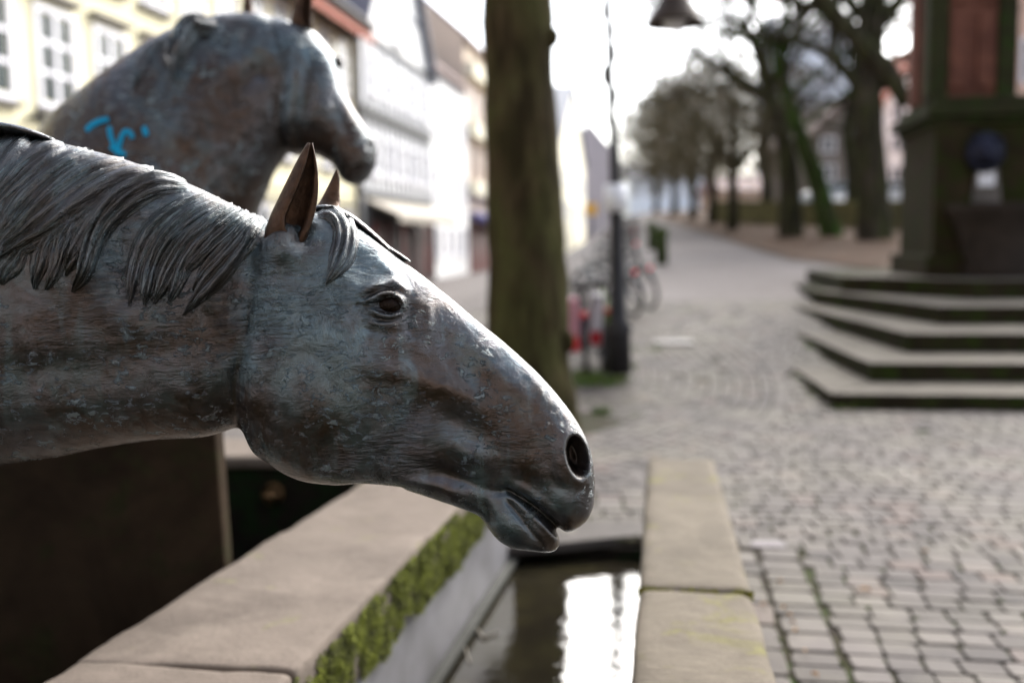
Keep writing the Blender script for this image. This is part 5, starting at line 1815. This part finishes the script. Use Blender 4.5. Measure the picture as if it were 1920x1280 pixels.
for k in range(n_):
    p, q = a + dv * k, a + dv * (k + 1) * 1.0 - dv * 0.02
    wl = MB()
    zt = p.z + 1.1 + rnd.uniform(-0.05, 0.05)
    wl.prism([(p.x, p.y, p.z - 1), (q.x, q.y, p.z - 1), (q.x, q.y, zt), (p.x, p.y, zt)], -nn)
    obj('wall_panel', wl, simple('olive_wall', (0.13, 0.12, 0.05), (0.09, 0.085, 0.04), 2, 0.9) if k == 0 else bpy.data.materials['olive_wall'], gw)

# ================================================================== the monument
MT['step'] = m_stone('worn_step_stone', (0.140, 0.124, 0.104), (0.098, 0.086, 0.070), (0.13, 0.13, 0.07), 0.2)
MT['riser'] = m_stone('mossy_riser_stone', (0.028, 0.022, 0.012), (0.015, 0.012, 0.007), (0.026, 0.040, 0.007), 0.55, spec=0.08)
MT['monument'] = m_stone('dark_weathered_sandstone', (0.034, 0.024, 0.013), (0.019, 0.014, 0.008), (0.024, 0.030, 0.007), 0.6, scale=1.6, spec=0.08)
MT['redstone'] = m_stone('red_sandstone', (0.15, 0.065, 0.044), (0.10, 0.042, 0.032), None, scale=1.8)
MT['greenstone'] = m_stone('green_stained_sandstone', (0.030, 0.033, 0.014), (0.024, 0.022, 0.012), (0.025, 0.045, 0.010), 0.5, scale=1.5, spec=0.08)
mon = thing('stone_monument', (STEP_C[4].x + 1.5, 15.5, 0.9), 'dark mossy stone monument with five steps, red panels and a lion spout', 'monument')
XR = STEP_C[4].x + 4.6
def prism_of(pts, z0, z1):
    return MB().prism([(p[0], p[1], z0) for p in pts], (0, 0, z1 - z0))
for i, c in enumerate(STEP_C):
    zb = -0.3 if i == 0 else STEP_Z[i - 1] - 0.06
    L_ = STEP_L[i]
    e = (L_ - c)
    L_ = c + e * ((STEP_B + 0.3 - c.y) / e.y) if i < 2 else L_
    xr = XR + 1.2 - 0.3 * i
    poly = [(c.x, c.y), (xr, c.y), (xr, STEP_B + 2), (L_.x, STEP_B + 2), (L_.x, L_.y)]
    cx_, cy_ = xr - 1, STEP_B
    ins = [(x + 0.012 * (1 if x < cx_ else -1), y + 0.012 * (1 if y < cy_ else 0)) for x, y in poly]
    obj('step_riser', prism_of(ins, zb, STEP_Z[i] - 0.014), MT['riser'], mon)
    z0_, z1_ = STEP_Z[i] - 0.012, STEP_Z[i]
    n_c = STEP_C[i + 1] if i < 4 else c + Vector((1.1, 1.1, 0))
    n_l = STEP_L[i + 1] if i < 4 else Vector((L_.x + 1.1, L_.y + 1.1, 0))
    n_c = Vector((n_c.x + 0.2, n_c.y + 0.2, 0))
    n_l = Vector((n_l.x + 0.2, max(n_l.y, L_.y) + 0.2, 0))
    x, xi = c.x, n_c.x
    k, nfr = 0, 6
    for k in range(nfr):
        t0, t1 = k / nfr, (k + 1) / nfr
        g_ = 0.0035
        q = [(c.x + (xr - c.x) * t0 + (g_ if k else 0), c.y), (c.x + (xr - c.x) * t1 - g_, c.y), (n_c.x + (xr - n_c.x) * t1 - g_, n_c.y), (n_c.x + (xr - n_c.x) * t0 + g_, n_c.y)]
        obj('tread_slab', prism_of(q, z0_, z1_ + rnd.uniform(-0.003, 0.002)), MT['step'], mon, bevel=0.004)
    for k in range(3):
        t0, t1 = k / 3 + (0.004 if k == 0 else 0.002), (k + 1) / 3 - 0.002
        a0, a1 = Vector((c.x, c.y, 0)).lerp(Vector((L_.x, L_.y, 0)), t0), Vector((c.x, c.y, 0)).lerp(Vector((L_.x, L_.y, 0)), t1)
        b0, b1 = n_c.lerp(n_l, t0), n_c.lerp(n_l, t1)
        obj('tread_slab', prism_of([a0, b0, b1, a1], z0_, z1_ + rnd.uniform(-0.003, 0.002)), MT['step'], mon, bevel=0.004)
pf = prism_of([(STEP_C[4].x + 1.35, STEP_C[4].y + 1.32), (XR, STEP_C[4].y + 1.32), (XR, STEP_B + 2), (STEP_L[4].x + 1.35, STEP_B + 2), (STEP_L[4].x + 1.35, STEP_L[4].y + 1.35)], STEP_Z[4] - 0.2, STEP_Z[4] - 0.003)
obj('platform', pf, MT['step'], mon)
TY = 14.75
tx0 = PY(1752, 420, TY).x
tz0 = STEP_Z[4] - 0.02
zc = PY(1752, 205, TY).z
tw_ = 2.05
pl_ = MB()
pl_.box((tx0 - 0.12, TY - 0.12, tz0), (tx0 + tw_ + 0.12, TY + tw_ + 0.12, tz0 + 0.32))
obj('plinth', pl_, MT['monument'], mon, bevel=0.03)
ds = MB()
ds.box((tx0, TY, tz0 + 0.3), (tx0 + tw_, TY + tw_, zc - 0.2))
obj('die', ds, MT['monument'], mon, bevel=0.015)
for sx in (0, tw_ - 0.42):
    p_ = MB()
    p_.box((tx0 + sx - 0.03, TY - 0.05, tz0 + 0.33), (tx0 + sx + 0.42 + 0.03, TY + 0.03, zc - 0.22))
    obj('pilaster', p_, MT['monument'], mon, bevel=0.015)
for i, (zz, hh, pr_) in enumerate(((zc - 0.22, 0.10, 0.07), (zc - 0.12, 0.16, 0.16), (zc + 0.04, 0.12, 0.06))):
    c_ = MB()
    c_.box((tx0 - pr_, TY - pr_, zz), (tx0 + tw_ + pr_, TY + tw_ + pr_, zz + hh - 0.003))
    obj('cornice', c_, MT['greenstone'], mon, bevel=0.03)
ux0 = PY(1742, 100, TY + 0.15).x
ux1 = PY(1910, 100, TY + 0.15).x
uw = ux1 - ux0
sh = MB()
sh.box((ux0 + 0.06, TY + 0.22, zc + 0.15), (ux1 - 0.06, TY + 0.15 + uw, 9.0))
obj('shaft', sh, MT['redstone'], mon)
for sx in (0, uw - 0.26):
    p_ = MB()
    p_.box((ux0 + sx, TY + 0.15, zc + 0.155), (ux0 + sx + 0.26, TY + 0.55, 8.9))
    obj('pilaster', p_, MT['greenstone'], mon, bevel=0.03)
p_ = MB()
p_.box((ux0 - 0.003, TY + 0.9, zc + 0.155), (ux0 + 0.2, TY + 0.15 + uw + 0.01, 8.9))
obj('pilaster', p_, MT['redstone'], mon, bevel=0.03)
pw_ = (uw - 0.52 - 0.2) / 2
for ci in range(2):
    zz = zc + 0.3
    for h_ in (1.15, 1.2, 1.2, 1.2):
        p_ = MB()
        xa = ux0 + 0.29 + ci * (pw_ + 0.14)
        p_.box((xa, TY + 0.17, zz), (xa + pw_, TY + 0.23, zz + h_ - 0.1))
        obj('panel', p_, MT['redstone'], mon, bevel=0.02)
        zz += h_
# basin, lion head and notice on the front
bx0 = PY(1798, 420, TY - 0.7).x
bs = MB()
zr = PY(1850, 382, TY - 0.5).z
prof = [(0.0, 0.62), (0.12, 0.7), (0.2, 0.62), (zr - tz0 - 0.22, 0.86), (zr - tz0 - 0.08, 0.98), (zr - tz0, 1.0), (zr - tz0, 0.86), (zr - tz0 - 0.2, 0.76)]
bc = Vector((bx0 + 0.75, TY - 0.05, tz0))
bs.loft([[bc + Vector((0.78 * r_ * math.cos(math.pi * k / 18 + math.pi), 0.85 * r_ * math.sin(math.pi * k / 18 + math.pi), z)) for k in range(19)] for z, r_ in prof], False)
obj('spout_basin', bs, m_stone('grey_basin_stone', (0.042, 0.034, 0.029), (0.026, 0.021, 0.018), spec=0.08), mon, smooth=True)
lc = PY(1848, 285, TY - 0.12)
lh = MB()
lh.sphere(lc, 0.2, 20, 14, (1, 0.55, 1.1))
for k in range(16):
    q = 2 * math.pi * k / 16
    lh.sphere(lc + Vector((0.2 * math.cos(q), 0.02, 0.22 * math.sin(q))), 0.07, 8, 6)
lh.sphere(lc + Vector((0, -0.11, -0.07)), 0.10, 12, 8, (1, 0.9, 0.8))
for s in (-1, 1):
    lh.sphere(lc + Vector((0.075 * s, -0.09, 0.05)), 0.03, 8, 6)
    lh.sphere(lc + Vector((0.15 * s, -0.03, 0.16)), 0.05, 8, 6)
obj('lion_head', lh, simple('blue_black_bronze', (0.022, 0.024, 0.04), (0.015, 0.016, 0.028), 12, 0.4, 0.6, 0.2), mon, smooth=True)
bp = MB()
q0, q1 = PY(1822, 380, TY - 0.06), PY(1880, 312, TY - 0.06)
bp.prism([(q0.x, TY - 0.01, q0.z), (q1.x, TY - 0.01, q0.z), (q1.x - 0.06, TY - 0.01, q1.z), ((q0.x + q1.x) / 2, TY - 0.01, q1.z + 0.1), (q0.x + 0.06, TY - 0.01, q1.z)], (0, -0.05, 0))
obj('back_plate', bp, m_stone('grey_back_plate', (0.15, 0.135, 0.125), (0.11, 0.1, 0.09)), mon)
np_ = MB()
q0, q1 = PY(1834, 349, TY - 0.08), PY(1866, 319, TY - 0.08)
np_.box((q0.x, TY - 0.09, q0.z), (q1.x, TY - 0.065, q1.z))
obj('notice', np_, MT['white_plate'], mon, bevel=0.004)

# ================================================================== lamp post, sign, bollard
lamp = thing('street_lamp', LAMP, 'tall dark iron lamp post with curved neck and bell shade', 'lamp post')
def lp(px, py):
    return P(px, py, (LAMP - EYEP).dot(FW))
po = MB()
tp = lp(1139, -60)
axis = [LAMP + Vector((0, 0, -0.05)), LAMP + Vector((0, 0, 0.35)), LAMP + Vector((0, 0, 0.42)), LAMP + Vector((0, 0, 0.5)), lp(1156, 420), lp(1150, 230), lp(1146, 215), lp(1140, 10), tp]
po.tube(axis, [0.135, 0.125, 0.15, 0.09, 0.074, 0.044, 0.04, 0.034, 0.03], 16)
obj('pole', po, MT['black_iron'], lamp, smooth=True)
ar = MB()
hd = lp(1265, -70)
ar.tube(smooth_path([tp, tp + Vector((0.05, 0, 0.4)), (tp + hd) / 2 + Vector((0, 0, 0.65)), hd + Vector((0, 0, 0.3)), hd], 5), 0.03, 8)
obj('arm', ar, MT['black_iron'], lamp, smooth=True)
s0 = lp(1265, 42)
sd = MB()
prof = [(0.62, 0.05), (0.5, 0.09), (0.34, 0.12), (0.2, 0.17), (0.1, 0.24), (0.0, 0.30), (-0.03, 0.31), (-0.03, 0.285), (0.08, 0.22), (0.2, 0.14)]
sd.loft([[Vector((s0.x + r_ * math.cos(2 * math.pi * k / 24), s0.y + r_ * math.sin(2 * math.pi * k / 24), s0.z + z)) for k in range(24)] for z, r_ in prof], False)
obj('shade', sd, simple('dark_bronze_shade', (0.06, 0.045, 0.035), (0.04, 0.03, 0.025), 8, 0.5, 0.3, 0), lamp, smooth=True)
gb = MB()
gb.sphere((s0.x, s0.y, s0.z + 0.03), 0.13, 14, 10)
obj('globe', gb, MT['white_plate'], lamp, smooth=True)
sg = MB()
c = lp(1155, 372)
sg.tube([c + Vector((0, -0.12, -0.14)), c + Vector((0, -0.12, 0.14))], 0.115, 16)
obj('sign_box', sg, MT['white_plate'], lamp, smooth=True)
st_ = MB()
c = lp(1144, 130)
for k in range(6):
    st_.sphere(c + Vector((0.05 * math.sin(k * 2.3), 0, -0.5 + k * 0.22)), 0.05, 8, 6, (0.8, 0.5, 2.2))
obj('ivy_strand', st_, MT['stonegrey'], lamp, smooth=True)

ys_ = thing('yellow_sign', P(1108, 392, 34), 'small yellow sign on a post left of the lamp post', 'sign')
c = P(1108, 392, 34)
m_ = MB()
m_.tube([(c.x, c.y, -0.1), (c.x, c.y, c.z)], 0.03, 8)
obj('post', m_, MT['black_iron'], ys_)
m_ = MB()
m_.box((c.x - 0.22, c.y - 0.06, c.z - 0.2), (c.x + 0.22, c.y - 0.035, c.z + 0.2))
obj('plate', m_, simple('yellow_plate', (0.75, 0.42, 0.08), (0.7, 0.38, 0.07), 2, 0.5, 0, 0), ys_, bevel=0.02)

bp_ = PG(1241, 495)
bo = thing('mossy_bollard', bp_, 'short green mossy bollard at the left edge of the lane', 'bollard')
m_ = MB()
m_.tube([bp_ + Vector((0, 0, -0.1)), bp_ + Vector((0, 0, 0.6)), bp_ + Vector((0, 0, 0.66)), bp_ + Vector((0, 0, 0.78)), bp_ + Vector((0, 0, 0.84))], [0.14, 0.12, 0.15, 0.13, 0.04], 14)
obj('post', m_, simple('mossy_post', (0.04, 0.06, 0.015), (0.03, 0.042, 0.014), 5, 0.9), bo, smooth=True)
bp2 = PG(1222, 468)
bo = thing('mossy_bollard', bp2, 'farther of the two low bollards, beside the parked bicycles', 'bollard')
m_ = MB()
m_.tube([bp2 + Vector((0, 0, -0.1)), bp2 + Vector((0, 0, 0.55)), bp2 + Vector((0, 0, 0.6)), bp2 + Vector((0, 0, 0.72)), bp2 + Vector((0, 0, 0.78))], [0.13, 0.11, 0.14, 0.12, 0.04], 14)
obj('post', m_, bpy.data.materials['mossy_post'], bo, smooth=True)

# ================================================================== bicycles
def bicycle(label, loc, rz, lean, frame_c, bag=None, basket=False):
    t = thing('bicycle', loc, label, 'bicycle', 'bicycles parked between tree and lane')
    fm = simple('bike_paint', frame_c, tuple(c * 0.8 for c in frame_c), 4, 0.35, 0.2, 0)
    rub = bpy.data.materials.get('rubber') or simple('rubber', (0.02, 0.02, 0.02), (0.03, 0.03, 0.03), 4, 0.7, 0, 0)
    chrome = bpy.data.materials.get('chrome') or simple('chrome', (0.14, 0.14, 0.15), (0.1, 0.1, 0.11), 4, 0.4, 0.7, 0)
    M = Matrix.Translation(loc) @ Matrix.Rotation(rz, 4, 'Z') @ Matrix.Rotation(lean, 4, 'X')
    parts = []
    def put(name, mb, mat, par=t, sm=True):
        mb.v = [tuple(M @ Vector(v)) for v in mb.v]
        return obj(name, mb, mat, par, smooth=sm)
    for x in (0, 1.05):
        w = MB()
        w.torus((x, 0, 0.34), (0, 1, 0), 0.315, 0.012, 28, 6)
        w.tube([(x, -0.05, 0.34), (x, 0.05, 0.34)], 0.025, 8)
        for k in range(14):
            q = 2 * math.pi * k / 14
            w.tube([(x, 0.02 * (-1) ** k, 0.34), (x + 0.31 * math.cos(q), 0, 0.34 + 0.31 * math.sin(q))], 0.0025, 3, False)
        wo = put('wheel', w, chrome)
        ty = MB()
        ty.torus((x, 0, 0.34), (0, 1, 0), 0.332, 0.028, 32, 8)
        put('tyre', ty, rub, wo)
        mg = MB()
        rr = [[(x + 0.375 * math.cos(q) + 0, s, 0.34 + 0.375 * math.sin(q) + (0.012 if s == 0 else 0)) for s in (-0.03, 0, 0.03)] for q in [math.pi * (0.15 + 0.75 * k / 14) for k in range(15)]]
        mg.v = [p for r_ in rr for p in r_]
        mg.f = [(i * 3 + j, i * 3 + j + 1, i * 3 + j + 4, i * 3 + j + 3) for i in range(14) for j in range(2)]
        put('mudguard', mg, fm)
    f = MB()
    bb, seat, hd_, ra, fa_ = (0.43, 0, 0.29), (0.27, 0, 0.78), (0.88, 0, 0.82), (0, 0, 0.34), (1.05, 0, 0.34)
    hl = (0.92, 0, 0.66)
    for a_, b_, r_ in ((bb, seat, .024), (seat, hd_, .022), (bb, hl, .026), (hd_, hl, .024)):
        f.tube([a_, b_], r_, 8)
    for s in (-0.05, 0.05):
        f.tube([(bb[0], s * 0.6, bb[2]), (0, s, 0.34)], 0.009, 6)
        f.tube([(seat[0], s * 0.4, seat[2]), (0, s, 0.34)], 0.008, 6)
        f.tube([hl, (0.97, s, 0.52), (1.05, s, 0.34)], 0.011, 6)
    put('frame', f, fm)
    h = MB()
    h.tube([hd_, (0.86, 0, 0.98)], 0.012, 6)
    h.tube([(0.74, -0.29, 1.0), (0.84, -0.26, 1.02), (0.88, -0.1, 0.98), (0.88, 0.1, 0.98), (0.84, 0.26, 1.02), (0.74, 0.29, 1.0)], 0.011, 8)
    put('handlebar', h, chrome)
    s_ = MB()
    s_.loft([[(x, w * math.cos(q), 0.93 + z + 0.025 * math.sin(q)) for q in [2 * math.pi * k / 10 for k in range(10)]] for x, w, z in ((0.10, 0.05, 0), (0.13, 0.10, 0.01), (0.2, 0.10, 0), (0.28, 0.05, 0), (0.38, 0.02, 0))])
    s_.tube([seat, (0.24, 0, 0.93)], 0.013, 6)
    put('saddle', s_, rub)
    c_ = MB()
    c_.tube([(0.43, -0.07, 0.29), (0.43, 0.07, 0.29)], 0.07, 14)
    c_.tube([(0.43, 0.08, 0.29), (0.5, 0.09, 0.14), (0.5, 0.17, 0.13)], 0.009, 6)
    c_.tube([(0.43, -0.08, 0.29), (0.36, -0.09, 0.44), (0.36, -0.17, 0.45)], 0.009, 6)
    put('crank', c_, chrome)
    rk_ = MB()
    for s in (-0.06, 0.06):
        rk_.tube([(-0.28, s, 0.72), (0.2, s, 0.74)], 0.006, 6)
        rk_.tube([(-0.05, s, 0.72), (0, s, 0.36)], 0.005, 6)
    for x in (-0.26, -0.1, 0.06):
        rk_.tube([(x, -0.06, 0.725), (x, 0.06, 0.725)], 0.005, 6)
    put('rack', rk_, rub)
    rl = MB()
    rl.box((-0.33, -0.04, 0.64), (-0.29, 0.04, 0.70))
    put('rear_light', rl, bpy.data.materials.get('red_reflector') or simple('red_reflector', (0.55, 0.02, 0.04), (0.5, 0.02, 0.03), 3, 0.3, 0, 0), sm=False)
    if bag:
        for s in ((-1, 1) if bag is white_bag else (1,)):
            b_ = MB()
            b_.box((-0.30, 0.05 if s > 0 else -0.19, 0.26), (0.10, 0.19 if s > 0 else -0.05, 0.84))
            b_.v = [tuple(M @ Vector(v)) for v in b_.v]
            bo_ = obj('pannier', b_, bag, t, bevel=0.03)
            r_ = MB()
            r_.box((-0.315, 0.065 if s > 0 else -0.175, 0.30), (-0.301, 0.175 if s > 0 else -0.065, 0.44))
            put('reflector', r_, bpy.data.materials['red_reflector'], bo_, False)
    if basket:
        b_ = MB()
        for k in range(7):
            z = 0.76 + k * 0.04
            e = 0.15 + k * 0.008
            b_.tube([(-0.1 - e, -e, z), (-0.1 + e, -e, z), (-0.1 + e, e, z), (-0.1 - e, e, z), (-0.1 - e, -e, z)], 0.005, 5, False)
        for k in range(16):
            q = 2 * math.pi * k / 16
            ex, eyy = max(-1, min(1, 1.5 * math.cos(q))), max(-1, min(1, 1.5 * math.sin(q)))
            b_.tube([(-0.1 + 0.15 * ex, 0.15 * eyy, 0.76), (-0.1 + 0.2 * ex, 0.2 * eyy, 1.01)], 0.004, 4, False)
        put('basket', b_, rub)
    return t
def on_ground(px, py):
    p = PG(px, py)
    return Vector((p.x, p.y, gz(p.x, p.y)))
white_bag = None
white_bag = simple('white_pannier', (0.66, 0.64, 0.68), (0.58, 0.56, 0.6), 4, 0.6, 0, 0)
pink_bag = simple('pink_pannier', (0.42, 0.2, 0.24), (0.36, 0.18, 0.22), 4, 0.6, 0, 0)
bicycle('nearest bicycle with white panniers and red reflectors left of the lamp post', on_ground(1132, 692), math.radians(97), 0.05, (0.10, 0.14, 0.03), white_bag)
bicycle('bicycle with pink and white bags right beside the thick trunk', on_ground(1100, 702), math.radians(95), -0.04, (0.05, 0.04, 0.05), pink_bag, True)
bicycle('grey bicycle leaning right of the lamp post with pale front wheel', on_ground(1186, 590), math.radians(128), -0.28, (0.06, 0.07, 0.08))
bicycle('dark bicycle leaning outermost towards the lane behind the lamp post', on_ground(1214, 578), math.radians(132), -0.34, (0.03, 0.035, 0.04))
bicycle('dark bicycle with basket farther back in the row behind the lamp post', on_ground(1186, 520), math.radians(122), -0.15, (0.04, 0.04, 0.05), None, True)
bicycle('farthest bicycle of the row, at the foot of the climbing lane', on_ground(1182, 486), math.radians(120), -0.1, (0.12, 0.05, 0.06), None, True)

# ================================================================== parked cars far off, leaves, litter
def car(label, px, py, depth, rz, paint):
    b = P(px, py, depth)
    b.z = bank_z(b.x, b.y)
    t = thing('parked_car', b, label, 'car')
    M = Matrix.Translation(b) @ Matrix.Rotation(rz, 4, 'Z')
    pm = simple('car_paint', paint, tuple(c * 0.9 for c in paint), 3, 0.25, 0.1, 0)
    def put(name, mb, mat, par=t, **kw):
        mb.v = [tuple(M @ Vector(v)) for v in mb.v]
        return obj(name, mb, mat, par, **kw)
    side = [(-2.1, 0.35), (-2.12, 0.7), (-1.95, 0.92), (-1.2, 0.98), (-0.55, 1.42), (0.9, 1.45), (1.75, 1.0), (2.05, 0.92), (2.1, 0.6), (2.08, 0.35)]
    m = MB()
    m.loft([[(x, y * (0.82 if z > 1.1 else 1), z) for x, z in side] for y in (-0.84, -0.8, 0.8, 0.84)])
    put('body', m, pm, bevel=0.04)
    gl = MB()
    for s in (-1, 1):
        gl.prism([(-1.0, s * 0.74, 1.0), (1.35, s * 0.74, 1.0), (0.8, s * 0.70, 1.36), (-0.45, s * 0.70, 1.36)], (0, s * 0.07, 0))
    put('side_window', gl, MT['pane'])
    for x in (-1.3, 1.3):
        for s in (-1, 1):
            w = MB()
            w.torus((x, s * 0.78, 0.32), (0, 1, 0), 0.24, 0.09, 20, 8)
            w.tube([(x, s * 0.74, 0.32), (x, s * 0.82, 0.32)], 0.2, 14)
            put('wheel', w, MT['black_iron'], smooth=True)
    for s in (-1, 1):
        h = MB()
        h.sphere((-2.06, s * 0.6, 0.72), 0.12, 10, 8, (0.4, 1.2, 0.8))
        put('headlight', h, MT['white_plate'], smooth=True)
    return t
car('white parked car glimpsed between bare tree and monument', 1672, 345, 38, 0.3, (0.75, 0.76, 0.78))
car('silver parked car under the trees right of the leaning mossy stem', 1570, 345, 40, 0.2, (0.45, 0.47, 0.5))

LEAF = ['dry leaf farthest up the joint beside the right kerb', 'upper of three dry leaves clustered in the joint by the kerb', 'middle dry leaf of the cluster in the joint by the kerb', 'smallest dry leaf below the cluster by the kerb', 'dry leaf touching the right kerb stone near its joint', 'dry leaf lower in the joint beside the kerb', 'largest pale dry leaf lying flat on the setts', 'dry leaf near the bottom end of the kerb joint', 'pale leaf farthest out on the setts', 'dry leaf at the bottom edge of the picture by the kerb']
for i, (px_, py_, s) in enumerate(((1462, 1097, 0.03), (1470, 1150, 0.028), (1480, 1165, 0.03), (1487, 1175, 0.02), (1432, 1140, 0.03), (1492, 1195, 0.03), (1622, 1112, 0.05), (1510, 1235, 0.025), (1735, 1040, 0.03), (1527, 1275, 0.035))):
    p = PG(px_, py_)
    m = MB()
    a = rnd.uniform(0, 6.28)
    n_ = 10
    top_ = []
    for k in range(n_ + 1):
        t_ = k / n_
        w = s * 0.32 * math.sin(math.pi * min(1, t_ * 1.05 + 0.02))
        for q in (-1, 0, 1):
            lx_, ly_ = (t_ - 0.5) * s, q * w
            m.v.append((p.x + lx_ * math.cos(a) - ly_ * math.sin(a), p.y + lx_ * math.sin(a) + ly_ * math.cos(a), 0.010 + 0.010 * abs(q) + 0.006 * math.sin(3 * t_)))
    for k in range(n_):
        for q in range(2):
            m.f.append((k * 3 + q, k * 3 + q + 1, k * 3 + q + 4, k * 3 + q + 3))
    lf = obj('fallen_leaf', m, MT['leaf'], smooth=True)
    tag(lf, LEAF[i], 'leaf', 'fallen leaves on the setts')
tw1 = thing('twig', PZ(1000, 1195, -0.1), 'thin pale twig lying bent in the dark trough water', 'twig')
m = MB()
m.tube([PZ(884, 1163, -0.09), PZ(906, 1195, -0.098), PZ(925, 1188, -0.098), PZ(935, 1182, -0.09)], [0.004, 0.006, 0.005, 0.003], 6)
m.tube([PZ(870, 1195, -0.09), PZ(874, 1220, -0.098), PZ(880, 1240, -0.1)], [0.003, 0.004, 0.003], 6)
obj('stick', m, simple('pale_twig', (0.3, 0.27, 0.23), (0.22, 0.2, 0.17), 20, 0.8, 0, 0), tw1)
pb = MB()
pb.sphere(PZ(964, 1042, -0.1), 0.02, 10, 8, (1.2, 1, 0.7))
tag(obj('pebble', pb, simple('pale_pebble', (0.45, 0.36, 0.32), (0.4, 0.33, 0.3), 20, 0.6, 0, 0), smooth=True), 'pale round pebble at the far end of the trough water', 'pebble')
